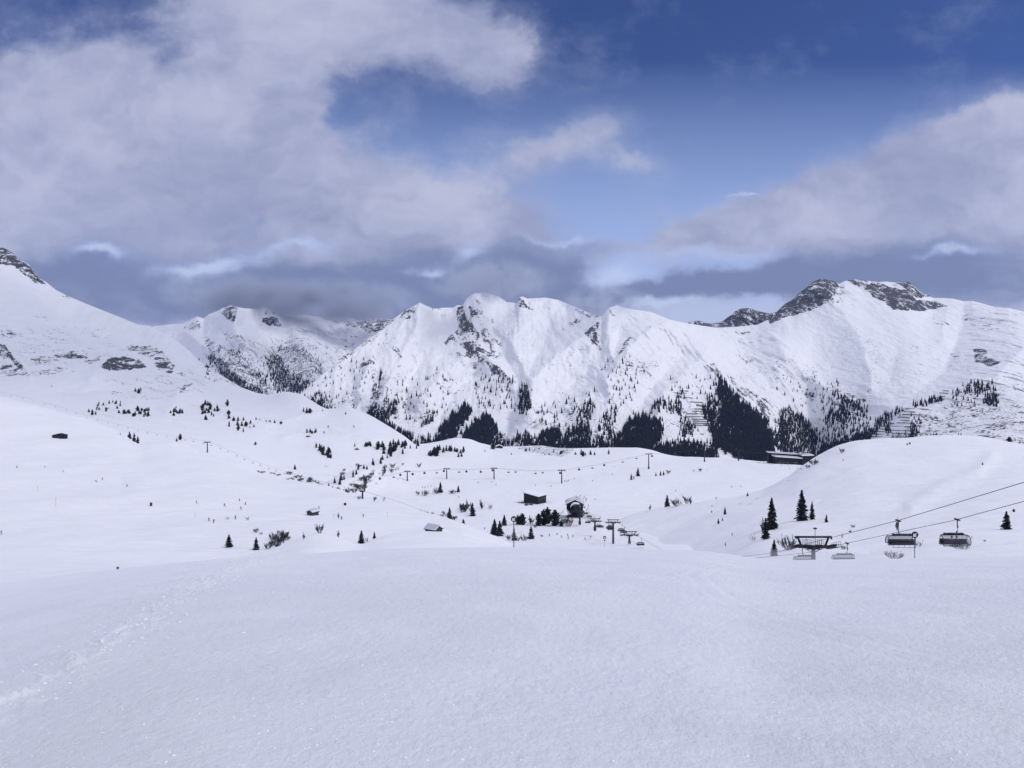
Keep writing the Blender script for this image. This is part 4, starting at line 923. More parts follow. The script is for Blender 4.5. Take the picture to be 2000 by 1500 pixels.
SHR = [
 (S_H, 625, 1038 + 3, 21, 'round0', 1.0, 'round leafless shrub on top of the snowy knoll'),
 (S_H, 593, 1054, 14, 'tall', 1.1, 'small leafless shrub on the left flank of the snowy knoll'),
 (S_H, 661, 1050, 14, 'tall', 1.1, 'small leafless shrub on the right flank of the snowy knoll'),
 (S_H, 716, 1059, 15, 'thin', 1.0, 'thin bare shrub touching the snowy-boughed spruce on the knoll'),
 (S_B, 501, 1040, 10, 'dense', 1.0, 'low round shrub above the large thicket on the left piste'),
 (S_B, 510, 1044, 5, 'dense', 1.0, 'tiny low shrub just right of the low round one'),
 (S_B, 445, 1015, 9, 'thin', 1.3, 'pale dry stalks, left tuft on the left piste'), (S_B, 460, 1015, 10, 'tall', .8, 'pale dry stalks, middle tuft on the left piste'), (S_B, 483, 1016, 10, 'thin', 1.5, 'pale dry stalks, right tuft on the left piste'),
 (S_B, 661, 1013, 12, 'tall', 1.0, 'bare shrub on the piste right of the dark hut'),
 (S_B, 702, 975, 8, 'round0', 1.2, 'bush beside the lower tower of the left chairlift'), (S_B, 731, 979, 11, 'round1', .9, 'round bush right of the lower tower of the left chairlift'),
 (S_D, 750, 977, 10, 'thin', .9, 'thin upright bush at the piste edge below the gully'),
 (S_D, 816, 967, 10, 'round1', 1.0, 'left of two bush clumps below the cabin lift'), (S_D, 829, 968, 13, 'dense', 1.0, 'right of two bush clumps below the cabin lift'),
 (S_D, 852, 964, 14, 'dense', 1.0, 'wide bush at the foot of the spruce under the cabin lift'), (S_D, 885, 964, 9, 'dense', 1.4, 'low bushes trailing from the small spruce under the cabin lift'),
 (S_D, 819, 913, 11, 'round0', .9, 'single round shrub on the slope of the snow hump'),
 (S_D, 947, 883, 7, 'thin', 1.0, 'lone thin shrub on the plateau right of the hump'),
 (S_D, 1098, 1027, 10, 'round1', .9, 'low bush behind the small conifer below the station'),
 (S_D, 1112, 1028, 24, 'dense', .8, 'large fan-shaped leafless bush below the lift station'),
 (S_D, 1036, 1023, 16, 'tall', 1.3, 'egg-shaped leafless shrub between the two stone pine groups'),
 (S_D, 926, 1049, 11, 'tall', 1.2, 'small leafless shrub on the snow right of the leaning spruce'),
 (S_D, 994, 1055, 13, 'round0', 1.0, 'bare bush left of the round arrow sign'), (S_D, 1012, 1056, 9, 'dense', 1.2, 'low dark bush right at the foot of the arrow sign'),
 (S_D, 1024, 1056, 14, 'dense', .9, 'bare bush left of the cone-shaped spruce'), (S_D, 1058, 1049, 6, 'round1', 1.1, 'small round bush right of the cone-shaped spruce'),
 (S_D, 1305, 925, 9, 'round0', 1.2, 'bare shrub right of the three little spruces on the plateau'), (S_D, 1355, 921, 6, 'thin', 1.1, 'left small bush at the right end of the plateau'), (S_D, 1367, 921, 8, 'round1', 1.2, 'right small bush at the right end of the plateau'),
 (S_E, 1270, 997, 12, 'tall', 1.2, 'single egg-shaped shrub on the ridge left of the tall spruce'),
 (S_E, 1321, 989, 18, 'dense', .85, 'wide bare shrub right of the tall spruce on the ridge'), (S_E, 1341, 980, 18, 'round0', 1.0, 'highest bare shrub in the ridge group'), (S_E, 1349, 985, 13, 'tall', 1.3, 'bare shrub at the right end of the ridge group'),
 (S_E, 1330, 983, 10, 'thin', 1.0, 'thin bare shrub between the larger ones of the ridge group'),
 (S_E, 1399, 975, 7, 'thin', 1.2, 'small bare shrub far right along the ridge'), (S_E, 1391, 990, 6, 'thin', 1.0, 'tiny shrub under the ridge on the right hill slope'),
 (S_E, 1489, 1040, 28, 'tall', .9, 'tall bare shrub behind the big dark spruces on the right hill'), (S_E, 1471, 1056, 15, 'thin', 1.1, 'bare branching shrub left of the big dark spruces'),
 (S_E, 1542, 1074, 31, 'dense', .95, 'big fan-shaped bare bush left of the lift pylon'),
 (S_E, 1746, 1093, 18, 'dense', 1.5, 'wide bare bush at the slope edge below the chair with the arrow sign'),
 (S_E, 1752, 1036, 24, 'tall', .7, 'narrow bare shrub behind the hanger of the empty chair'),
 (S_E, 1882, 1073, 20, 'thin', 1.6, 'sprawling bare shrub right behind the occupied chair'), (S_E, 1797, 1068, 16, 'thin', 1.1, 'thin bare shrub right of the arrow sign on the slope edge'),
 (S_E, 1644, 885, 12, 'round0', 1.0, 'bare shrub near the upper left crest of the right hill'), (S_E, 1590, 908, 13, 'dense', 1.2, 'dark bush on the hill crest beside the long flat building'), (S_E, 1579, 914, 8, 'dense', 1.1, 'smaller bush left of the dark one beside the flat building'),
 (S_E, 1645, 1051, 12, 'thin', .8, 'thin upright shrub behind the lift ropes'), (S_E, 1667, 1030, 6, 'dense', 1.3, 'small dark shrub on the slope above the ropes'), (S_E, 1661, 1040, 5, 'dense', 1.2, 'low shrub just under the small dark one'),
 (S_E, 1417, 1068, 10, 'tall', .7, 'leaning dry shrub low on the left of the right hill'), (S_E, 1430, 1047, 8, 'tall', .7, 'leaning dry shrub higher on the left of the right hill'), (S_E, 1646, 1073, 9, 'dense', 1.0, 'bush right behind the lowest empty chair'),
 (S_E, 1898, 1052, 6, 'tall', .8, 'tiny dry shrub right of the occupied chair'), (S_E, 1923, 1058, 5, 'dense', .8, 'tiny dark shrub far right of the occupied chair'), (S_E, 1564, 917, 5, 'thin', 1.3, 'small shrub on the crest left of the bush beside the flat building'),
]
for (sh, u, py, h, key, wd, lb) in SHR:
    p = place(sh, u, py); shrub(p, px2m(h, p.y), key, lb, wide=wd)
THK = [
 (S_D, [(632, 962), (680, 948), (720, 930), (735, 940), (700, 962), (650, 972)], 22, (6, 11), ('round0', 'round1', 'dense'), 1.1, 'bare bush low in the gully above the left lift towers', 'bushes low in the gully'),
 (S_D, [(1028, 1030), (1045, 1018), (1100, 1018), (1118, 1026), (1100, 1032), (1050, 1032)], 10, (8, 15), ('round0', 'tall', 'round1'), 1.0, 'bare bush among the stone pines below the station', 'bushes among the stone pines'),
 (S_B, [(512, 1066), (530, 1052), (548, 1045), (562, 1050), (564, 1062), (545, 1072), (520, 1074)], 16, (9, 19), ('round0', 'dense', 'round1'), 1.0, 'bare bush in the large leafless thicket left of the knoll', 'bushes of the large thicket'),
 (S_D, [(895, 1002), (900, 990), (918, 985), (930, 995), (945, 988), (960, 992), (958, 1000), (930, 1006)], 15, (10, 18), ('tall', 'round0', 'round1', 'thin'), .9, 'bare bush in the high leafless thicket left of the flat-roofed building', 'bushes of the high thicket'),
 (S_D, [(800, 1000), (830, 1003), (870, 1005), (900, 1015), (890, 1022), (850, 1018), (810, 1008)], 24, (5, 10), ('thin', 'round1', 'thin'), 1.2, 'low bare shrub scattered behind the half-buried hut', 'low shrubs behind the half-buried hut'),
 (S_C, [(480, 917), (540, 932), (600, 950), (600, 945), (540, 926)], 14, (3, 5), ('dense',), 1.5, 'low bush in the line along the crest of the left piste', 'bushes along the piste crest'),
 (S_C, [(545, 922), (575, 928), (610, 938), (635, 946), (625, 950), (570, 938)], 16, (5, 9), ('round0', 'round1', 'dense'), 1.2, 'round bare bush on the valley bank under the left chairlift', 'bushes on the valley bank'),
 (S_C, [(665, 925), (680, 915), (705, 912), (700, 920), (670, 935)], 8, (6, 10), ('round0', 'round1'), 1.1, 'bare bush on the far bank of the gully', 'bushes on the far gully bank'),
 (S_D, [(690, 945), (730, 920), (790, 905), (800, 912), (750, 935), (700, 955)], 26, (5, 11), ('tall', 'round1', 'round0', 'thin'), 1.1, 'bare bush on the plateau side of the wooded gully', 'bushes on the plateau side of the gully'),
]
for (sh, pl, n, hr, keys, wd, lb, gr) in THK:
    for i_, (u, v) in enumerate(sorted(in_poly(pl, rg, n, 1.5))):
        p = place(sh, u, v); shrub(p, px2m(rg.uniform(*hr), p.y), rg.choice(keys), f'{ORD[i_]} from the left, {lb}', gr, wide=wd * rg.uniform(.85, 1.2))

# ------------------------------------------------------------------ far forest on the range: one mass of conifers
FOREST = [  # polygon, spacing in columns, height range in metres
 ([(850, 868), (853, 848), (880, 815), (905, 792), (921, 805), (905, 832), (885, 860), (868, 872)], 2.3, (13, 19)),
 ([(895, 872), (905, 852), (925, 832), (943, 812), (964, 825), (972, 848), (962, 862), (958, 884), (925, 880)], 2.3, (13, 20)),
 ([(918, 870), (930, 858), (932, 868), (922, 876)], 9, (8, 12)),
 ([(965, 868), (975, 848), (990, 858), (985, 872)], 3.5, (12, 17)),
 ([(1008, 800), (1012, 790), (1020, 765), (1028, 745), (1034, 770), (1036, 803), (1020, 808)], 3.2, (13, 20)),
 ([(1000, 868), (1010, 850), (1030, 852), (1040, 868)], 2.8, (12, 18)), ([(1040, 868), (1060, 848), (1085, 838), (1095, 850), (1090, 872), (1050, 875)], 2.6, (13, 19)),
 ([(1085, 878), (1110, 848), (1150, 822), (1155, 850), (1150, 880)], 3.4, (13, 19)), ([(1130, 830), (1145, 770), (1160, 775), (1160, 815), (1140, 822)], 4.6, (13, 19)), ([(1160, 880), (1175, 820), (1195, 790), (1205, 800), (1200, 850), (1190, 880)], 5.0, (12, 18)),
 ([(1198, 875), (1205, 852), (1218, 842), (1240, 815), (1258, 812), (1292, 828), (1296, 848), (1280, 868), (1278, 884), (1240, 880)], 2.4, (13, 19)),
 ([(1262, 808), (1280, 795), (1290, 778), (1305, 785), (1330, 778), (1330, 812), (1305, 806)], 4.2, (12, 18)),
 ([(1270, 882), (1300, 868), (1350, 862), (1400, 872), (1400, 893), (1340, 895), (1290, 888)], 3.0, (11, 17)), ([(1325, 850), (1335, 820), (1360, 835), (1350, 855)], 3.6, (11, 16)),
 ([(1370, 795), (1385, 780), (1400, 770), (1404, 810), (1390, 830), (1372, 812)], 3.6, (13, 19)), ([(1383, 805), (1395, 800), (1400, 840), (1390, 850), (1384, 840)], 4.2, (12, 18)),
 ([(1398, 752), (1404, 738), (1416, 752), (1440, 778), (1470, 805), (1490, 818), (1505, 838), (1512, 866), (1515, 905), (1450, 902), (1425, 885), (1400, 875), (1392, 850), (1405, 820), (1410, 790), (1400, 770)], 2.2, (14, 20)),
 ([(1512, 872), (1520, 850), (1515, 825), (1530, 812), (1555, 822), (1575, 832), (1592, 850), (1600, 862), (1590, 880), (1560, 890), (1530, 895)], 3.0, (12, 19)),
 ([(1525, 805), (1540, 800), (1570, 818), (1598, 850), (1590, 856), (1560, 830)], 3.0, (13, 18)),
 ([(1530, 905), (1560, 893), (1595, 882), (1620, 866), (1650, 856), (1690, 848), (1700, 855), (1680, 872), (1600, 905)], 2.4, (12, 17)),
 ([(1600, 880), (1605, 845), (1625, 815), (1660, 790), (1650, 835), (1640, 850)], 5.0, (12, 17)), ([(1631, 780), (1636, 748), (1640, 765), (1660, 785), (1690, 800), (1680, 803), (1650, 795)], 3.6, (12, 17)), ([(1605, 812), (1650, 798), (1652, 815), (1610, 830)], 4.0, (12, 17)),
 ([(1675, 855), (1700, 838), (1730, 810), (1745, 818), (1720, 838), (1695, 858)], 3.0, (12, 16)), ([(1725, 812), (1760, 800), (1764, 806), (1730, 818)], 3.2, (11, 15)), ([(1786, 790), (1835, 775), (1838, 784), (1790, 796)], 3.0, (11, 15)), ([(1728, 842), (1736, 830), (1740, 843), (1732, 850)], 2.5, (9, 13)), ([(1775, 858), (1782, 833), (1792, 838), (1788, 860)], 2.6, (9, 13)), ([(1773, 822), (1800, 815), (1800, 828), (1780, 828)], 4, (8, 12)),
 ([(1858, 772), (1880, 758), (1895, 756), (1890, 768), (1865, 775)], 3.6, (10, 14)), ([(1898, 762), (1905, 748), (1935, 748), (1932, 764), (1905, 770)], 3.4, (10, 15)), ([(1925, 775), (1945, 765), (1950, 785), (1945, 795), (1920, 792)], 3.6, (11, 15)), ([(1855, 780), (1920, 780), (1900, 800), (1850, 800)], 9, (8, 12)),
 ([(1740, 850), (1830, 850), (1830, 862), (1740, 862)], 3.5, (6, 9)), ([(1740, 900), (1800, 850), (1995, 858), (1995, 868)], 9, (5, 8)),
 ([(715, 812), (720, 800), (745, 790), (775, 790), (770, 808), (745, 830), (720, 822)], 3.2, (11, 17)), ([(730, 820), (760, 828), (805, 852), (812, 872), (790, 862), (745, 836)], 2.3, (11, 16)), ([(822, 872), (825, 858), (840, 850), (846, 872)], 2.6, (11, 15)), ([(822, 832), (835, 815), (848, 808), (846, 822), (832, 834)], 3.0, (10, 14)),
 ([(600, 790), (615, 770), (630, 770), (625, 785), (640, 800), (625, 800)], 3.0, (10, 15)), ([(590, 778), (640, 780), (655, 800), (630, 802)], 3.4, (10, 14)), ([(735, 742), (745, 728), (750, 740), (740, 760)], 4, (12, 17)), ([(800, 845), (860, 848), (855, 868), (815, 870)], 7, (9, 13)),
 ([(740, 760), (860, 720), (880, 800), (800, 830), (750, 800)], 13, (11, 17)), ([(1040, 790), (1130, 780), (1140, 860), (1060, 850)], 11, (11, 17)), ([(1180, 700), (1260, 720), (1230, 800), (1190, 780)], 11, (10, 16)), ([(1300, 740), (1400, 740), (1370, 790), (1310, 770)], 12, (11, 17)), ([(1500, 740), (1640, 740), (1620, 820), (1560, 800)], 13, (9, 15)), ([(1600, 770), (1700, 790), (1690, 840), (1620, 850)], 8, (11, 17)), ([(930, 730), (1000, 740), (1000, 800), (930, 800)], 9, (11, 17)), ([(965, 730), (1000, 735), (1000, 750), (970, 750)], 6, (12, 15)),
 ([(1040, 880), (1100, 866), (1200, 872), (1300, 876), (1400, 880), (1400, 900), (1040, 892)], 3.0, (11, 16)), ([(1640, 770), (1700, 800), (1690, 850), (1640, 850)], 6.5, (10, 15)), ([(870, 868), (1000, 862), (1200, 868), (1400, 875), (1400, 900), (870, 890)], 4.2, (10, 15)), ([(600, 745), (700, 700), (740, 700), (700, 780), (640, 790)], 12, (9, 13)),
]
def build_forest():
    rng = np.random.default_rng(3)
    # small conifer template: three stacked ragged cones
    tv, tf = [], []
    for vnt in range(5):
        v, f = [], []
        for (z0, z1, r) in ((.04, .5, .17), (.28, .76, .13), (.55, 1.0, .085)):
            k = len(v); n = 6
            for j in range(n): a = 2 * math.pi * j / n + vnt; rr = r * rng.uniform(.75, 1.25); v.append((rr * math.cos(a), rr * math.sin(a), z0 + rng.uniform(-.03, .05)))
            v.append((0, 0, z1))
            for j in range(n): f.append((k + j, k + (j + 1) % n, k + n))
        tv.append(np.array(v)); tf.append(np.array(f))
    V, Fc, base, cnt = [], [], 0, 0
    def put(p, h):
        nonlocal base, cnt
        i = rng.integers(5); a = rng.uniform(0, 6.28); c, s = math.cos(a), math.sin(a); t = tv[i] * h * np.array([w_ := rng.uniform(.8, 1.2), w_, 1])
        V.append(np.stack([t[:, 0] * c - t[:, 1] * s + p[0], t[:, 0] * s + t[:, 1] * c + p[1], t[:, 2] + p[2] - .3], -1)); Fc.append(tf[i] + base); base += len(t); cnt += 1
    for sheet, lst in ((S_F, FOREST), (S_G, FOREST_G)):
        for (pl, spc, hr) in lst:
            a = np.array(pl, float); x0, y0 = a.min(0); x1, y1 = a.max(0)
            gx, gy = np.meshgrid(np.arange(x0 - 6, x1 + 6, spc), np.arange(y0 - 6, y1 + 6, spc * .85))
            gx = (gx + rng.uniform(-.5, .5, gx.shape) * spc).ravel(); gy = (gy + rng.uniform(-.5, .5, gy.shape) * spc).ravel()
            wgx = gx + 7 * fbm(gx / 12, gy / 14, 3, 101); wgy = gy + 9 * fbm(gx / 12, gy / 14, 3, 104)
            d = poly_dist(wgx, wgy, pl); ok = (d > -1.0) & ((d > 3) | (rng.random(d.shape) < .62)) | ((d > -6) & (rng.random(d.shape) < .07))
            hole = fbm((gx + .5 * gy) / 7, gy / 20, 3, 107); ok &= (hole < .22) | (rng.random(gx.shape) < .22)
            for u, v in zip(gx[ok], gy[ok]): put(sheet.hit(u, v), rng.uniform(*hr) * (1.22 if sheet is S_F else 1.3) * rng.choice([.7, 1, 1, 1.15]))
    me = mesh_np('forest', np.concatenate(V), None, np.concatenate(Fc), (M_NEEDLE2,), False)
    tag(link('forest', me), 'dark conifer woods spread over the lower slopes of the far mountains', 'forest', kind='stuff')
    print('forest', cnt)
FOREST_G = [([(520, 700), (540, 690), (560, 725), (590, 740), (605, 750), (590, 768), (560, 772), (540, 765), (525, 730)], 2.6, (13, 18)), ([(400, 690), (440, 725), (480, 748), (525, 768), (525, 775), (470, 762), (430, 738)], 3.0, (12, 17)),
    ([(480, 715), (520, 735), (530, 755), (500, 745)], 3.6, (12, 16)), ([(610, 700), (640, 705), (620, 730), (600, 735)], 5, (12, 16)), ([(400, 670), (520, 700), (520, 750), (440, 720)], 10, (10, 14)), ([(525, 660), (640, 690), (600, 720), (530, 700)], 9, (10, 14))]
build_forest()
# ------------------------------------------------------------------ materials of built things
M_STEEL = mat('galvanised_steel', (.10, .105, .12), .5, .5, noise=(3, .2))
M_DARK = mat('dark_painted_steel', (.030, .032, .042), .5, .2, noise=(3, .25))
M_ROPE = mat('steel_rope', (.03, .032, .04), .6, .3)
M_SEAT = mat('seat_padding', (.035, .038, .055), .7, noise=(4, .2))
M_BUBBLE = mat('tinted_cover', (.05, .055, .085), .15, 0, spec=.5, alpha=.5)
M_RED = mat('red_mat', (.13, .012, .03), .7, noise=(3, .2))
M_WOOD = mat('dark_timber', (.016, .016, .022), .8, noise=(2.5, .4))
M_GREYW = mat('weathered_timber', (.075, .068, .070), .85, noise=(3, .35))
M_GLASS = mat('window_glass', (.05, .06, .08), .15, 0, spec=.6)
M_WHITE = mat('white_paint', (.78, .79, .82), .5)
M_NAVY = mat('navy_sign', (.012, .016, .045), .5)
M_SNOWC = mat('snow_cover', (.85, .86, .89), .7, noise=(.8, .02))
M_CONC = mat('concrete', (.22, .22, .235), .85, noise=(2, .2))

# ------------------------------------------------------------------ chairs (origin at the rope grip)
def chair_big(side):
    """eight-seat chair with folding cover; side = -1 when the hanger stands left of the seat, +1 when right"""
    root = empty('lift_chair', (0, 0, 0)); ox = -side * .55
    h = MB()
    h.box((0, 0, .02), (.34, .95, .16)); h.tube([(0, -.55, .02), (.0, -.2, .12), (0, .6, .10)], .05)
    h.tube([(-.42, .1, .18), (.1, .1, .06)], .05); h.tube([(0, .0, .0), (-side * .02, 0, -.5), (side * .03, 0, -1.1), (-side * .02, 0, -1.65), (-side * .25, 0, -1.93), (ox, 0, -2.0)], .075, 8)
    h.box((side * .09, 0, -1.0), (.12, .12, .22))
    h.build('hanger', M_DARK, root, True)
    f = MB()
    f.box((ox, 0, -2.02), (2.5, .34, .20)); f.box((ox, 0, -1.95), (1.7, .24, .16)); f.box((ox - 1.2, 0, -2.03), (.34, .42, .30)); f.box((ox + 1.2, 0, -2.03), (.34, .42, .30))
    for s in (-1, 1):
        f.tube([(ox + s * 1.2, .0, -2.05), (ox + s * 1.72, 0, -2.12), (ox + s * 1.92, 0, -2.38), (ox + s * 1.98, .05, -3.0), (ox + s * 1.98, .15, -3.45)], .045, 6)
        f.tube([(ox + s * 1.98, .15, -3.45), (ox + s * 1.98, -.45, -3.48)], .045)
    f.tube([(ox - 1.98, .15, -3.45), (ox + 1.98, .15, -3.45)], .05); f.tube([(ox - 1.98, .1, -2.72), (ox + 1.98, .1, -2.72)], .035)
    f.build('frame', M_DARK, root, True)
    s_ = MB(); s_.box((ox, -.22, -3.36), (3.8, .55, .13)); s_.build('seat', M_SEAT, root)
    b = MB(); b.box((ox, .12, -3.0), (3.8, .11, .62), Matrix.Rotation(.12, 3, 'X')); b.build('backrest', M_SEAT, root)
    fr = MB()
    fr.tube([(ox - 1.75, -.62, -3.72), (ox + 1.75, -.62, -3.72)], .03); fr.tube([(ox - 1.85, -.75, -3.05), (ox + 1.85, -.75, -3.05)], .03)
    for k in range(5): fr.tube([(ox - 1.6 + k * .8, -.75, -3.05), (ox - 1.6 + k * .8, -.62, -3.72)], .022)
    fr.build('safety_bar', M_STEEL, root)
    return root, ox
def cover_mesh(closed):
    """curved tinted cover of the chair: quarter shell, folded back or drawn down in front"""
    mb = MB(); prof = []
    n = 9
    for i in range(n + 1):
        a = (math.radians(95) + math.radians(125) * i / n) if closed else (math.radians(-28) + math.radians(112) * i / n)
        prof.append((.95 * math.cos(a), -2.98 + .80 * math.sin(a)))
    xs = [-1.95, -1.86, -1.0, 0, 1.0, 1.86, 1.95]
    for i in range(n):
        for j in range(len(xs) - 1):
            def q(ii, jj):
                k = .86 if jj in (0, len(xs) - 1) else 1.0
                y, z = prof[ii]; return (xs[jj], y * k, -2.98 + (z + 2.98) * k)
            mb.quad(q(i, j), q(i, j + 1), q(i + 1, j + 1), q(i + 1, j))
    return mb
def cover_frame(closed):
    mb = MB(); pts = []
    for i in range(10):
        a = (math.radians(95) + math.radians(125) * i / 9) if closed else (math.radians(-28) + math.radians(112) * i / 9)
        pts.append((.96 * math.cos(a), -2.98 + .81 * math.sin(a)))
    for x in (-1.95, 1.95): mb.tube([(x, y, z) for y, z in pts], .06, 5)
    mb.tube([(-1.95, pts[0][0], pts[0][1]), (1.95, pts[0][0], pts[0][1])], .05, 5); mb.tube([(-1.95, pts[-1][0], pts[-1][1]), (1.95, pts[-1][0], pts[-1][1])], .05, 5)
    return mb
CH = {}
for side in (-1, 1):
    for closed in (False, True):
        r, ox = chair_big(side)
        c = cover_mesh(closed).build('cover', M_BUBBLE, r, True); c.location.x = ox
        e = cover_frame(closed).build('cover_frame', M_DARK, c)
        CH[(side, closed)] = r
used = set()
def get_chair(key):
    if key not in used: used.add(key); return CH[key]
    return copy_tree(CH[key])

# rope course of the near lift: (Y, z), lateral offsets
RY = [-60, 20, 82, 110, 150, 160, 200, 260, 330, 411, 487, 537, 620, 672]
RZ = [34, 8.2, -12.2, -22.0, -35.2, -38.7, -50, -64.5, -79.0, -90.2, -98.8, -108.0, -113.2, -114.5]
RXL = [56, 56, 55.6, 56, 56.1, 56.2, 56.5, 57, 58, 60.0, 61.5, 55.4, 52.2, 50.8]
RXR = [63, 63, 63.2, 64, 63.0, 63.2, 63.8, 64.5, 65.5, 67.2, 68.4, 62.0, 58.6, 57.0]
def rope_pt(side, Y): return Vector((np.interp(Y, RY, RXL if side < 0 else RXR), Y, np.interp(Y, RY, RZ)))
for side, nm in ((-1, 'left'), (1, 'right')):
    mb = MB(); ys = [y for y in RY]; mb.tube([tuple(rope_pt(side, y)) for y in ys], [.04 if y < 200 else .045 for y in ys], 6)
    o = mb.build('haul_rope', M_ROPE); tag(o, f'taut dark steel rope, the {"upper left" if side < 0 else "lower right"} of the two running to the right edge', 'rope', 'haul ropes of the near chairlift')

GC = 'chairs of the near covered chairlift'
NEARCH = [(-1, 110.0, False, 'empty chair with grey cover hanging behind the right arrow sign'),
          (1, 109.0, True, 'chair with closed dark cover carrying two riders'),
          (1, 143.0, False, 'empty chair hanging just right of the near lift pylon, low over the snow edge'),
          (-1, 146.5, False, 'empty chair passing right under the near lift pylon'),
          (1, 391, False, 'grey chair hanging alone right of the rightmost far pylon'), (1, 458, False, 'chair between the two rightmost far pylons, the lower one'), (1, 470, True, 'dark closed chair right beside the head of the tall valley pylon'),
          (-1, 484, False, 'chair left of the tall valley pylon, upper of its pair'), (1, 505, True, 'chair passing right in front of the tall valley pylon shaft'), (-1, 476, False, 'chair left of the tall valley pylon, lower of its pair'),
          (-1, 515, False, 'chair just right of the red-footed middle pylon, upper one'), (-1, 509, True, 'chair just right of the red-footed middle pylon, lower one'), (1, 560, False, 'chair crossing the shaft of the red-footed middle pylon'),
          (-1, 553, False, 'chair just left of the red-footed middle pylon'), (1, 585, True, 'dark closed chair between the station pylon and the middle pylon'), (-1, 596, False, 'low open chair right beside the foot of the station pylon'),
          (1, 604, True, 'dark closed chair right of the station pylon'), (-1, 626, False, 'upper chair crossing the station pylon'), (1, 648, False, 'chair at the edge of the station deck'), ]
riders_chair = None
for side, Y, closed, lb in NEARCH:
    o = get_chair((side, closed)); o.location = rope_pt(side, Y) - Vector((0, 0, .06)); tag(o, lb, 'lift chair', GC)
    if side > 0: pass
    if 'two riders' in lb: riders_chair = o
for k, r in CH.items():
    if k not in used:
        for c in r.children_recursive: bpy.data.objects.remove(c)
        bpy.data.objects.remove(r)

# ------------------------------------------------------------------ pylons of the near lift
def pylon_head(slope):
    """mesh builders for the head; origin at the centre between the ropes at rope height"""
    R = Matrix.Rotation(-math.atan(slope), 3, 'X'); parts = {}
    m = MB(); m.box((0, 0, 1.75), (7.3, .40, .34)); m.box((3.6, 0, 1.45), (.22, .3, .34)); m.box((-3.4, 0, 1.5), (.18, .3, .26)); parts['gantry_beam'] = m
    for s in (-1, 1):
        m = MB(); m.tube([(s * 3.05, 0, 1.65), (s * 2.3, 0, -.15)], .22, 4); parts[f'gantry_leg{s}'] = m
    m = MB(); m.box((0, 0, -.15), (6.0, .55, .50)); m.box((0, .0, -.5), (2.4, .7, .35)); m.tube([(-2.2, 0, -.2), (-.5, 0, -1.2)], .08); m.tube([(2.2, 0, -.2), (.5, 0, -1.2)], .08); parts['crossarm'] = m
    for s in (-1, 1):
        m = MB(); x = s * 3.45
        m.box(tuple(R @ Vector((x - .22, 0, -.05))), (.10, 4.6, .42), R); m.box(tuple(R @ Vector((x + .22, 0, -.05))), (.10, 4.6, .42), R)
        for k in range(8):
            c = R @ Vector((x, -2.1 + k * .6, -.22)); m.lathe([(0, -.10), (.25, -.10), (.25, .10), (0, .10)], tuple(c), 'x', 10)
        parts[f'sheave_bank{s}'] = m
        m = MB(); xo = x + s * .62
        m.box(tuple(R @ Vector((xo, 0, -.42))), (.75, 5.0, .07), R)
        for k in range(6):
            a = R @ Vector((xo + s * .34, -2.4 + k * .96, -.4)); m.tube([tuple(a), tuple(a + Vector((0, 0, 1.1)))], .03, 4, cap=False)
        for hh in (.55, 1.1):
            a = R @ Vector((xo + s * .34, -2.4, -.4)) + Vector((0, 0, hh)); b = R @ Vector((xo + s * .34, 2.4, -.4)) + Vector((0, 0, hh)); m.tube([tuple(a), tuple(b)], .03, 4)
        parts[f'walkway{s}'] = m
    m = MB()
    for (x0, x1) in ((-2.3, -.2), (.6, 1.9)):
        for yy in (-.45, .45):
            n = 4
            for k in range(n): x = x0 + (x1 - x0) * k / (n - 1); m.tube([(x, yy, .1), (x, yy, 1.15)], .028, 4, cap=False)
            for hh in (.6, 1.15): m.tube([(x0, yy, hh), (x1, yy, hh)], .028, 4)
        m.box(((x0 + x1) / 2, 0, .1 + .03), (x1 - x0, .95, .05))
    m.tube([(-1.4, 0, .1), (-1.4, 0, 1.5)], .05); m.tube([(.0, 0, .1), (.0, 0, 1.7)], .04)
    parts['maintenance_railing'] = m
    return parts
HEAD_P = {k: v.mesh('pylon_' + k.strip('-1'), M_DARK) for k, v in pylon_head(.33).items()}
def pylon(Y, ground_z, label, red, dia=.85, arm=1.0):
    l, r = rope_pt(-1, Y), rope_pt(1, Y); c = (l + r) / 2
    o = empty('lift_pylon', (c.x, c.y, ground_z)); tag(o, label, 'lift pylon', 'pylons of the near covered chairlift')
    H = c.z - ground_z; sc = (r.x - l.x) / 6.9
    m = MB(); m.tube([(0, 0, -1.0), (0, 0, H * .5), (0, 0, H - .4)], [dia * .56, dia * .48, dia * .42], 12); m.build('shaft', M_DARK, o, True)
    for k in ('gantry_beam', 'gantry_leg-1', 'gantry_leg1', 'crossarm', 'sheave_bank-1', 'sheave_bank1', 'walkway-1', 'walkway1', 'maintenance_railing'):
        q = link(k.replace('-1', '').replace('1', ''), HEAD_P[k], o); q.location = (0, 0, H + .18); q.scale = (sc * arm, 1, 1)
    m = MB()
    for k in range(int(H / .5)): m.box((0, -dia * .5 - .12, .5 * k + .6), (.34, .03, .03))
    m.tube([(-.18, -dia * .5 - .12, .3), (-.18, -dia * .5 - .12, H)], .02, 4); m.tube([(.18, -dia * .5 - .12, .3), (.18, -dia * .5 - .12, H)], .02, 4)
    m.build('ladder', M_STEEL, o)
    if red:
        m = MB(); m.lathe([(dia * .62, -.8), (dia * .8, .2), (dia * .78, 1.9), (dia * .60, 2.1)], (0, 0, 0), 'z', 12); m.build('padding', M_RED, o, True)
    else:
        m = MB(); m.box((0, 0, -.3), (1.5, 1.5, 1.0)); m.build('footing', M_CONC, o)
    return o
pylon(150, max(fore_at(59.4, 150), -49), 'near lift pylon with railings and gantry beam rising behind the slope edge', False)
pylon(411, place(S_D, 1230, 1068).z, 'grey lift pylon with wide head, rightmost of the far ones', False, 1.1, 1.05)
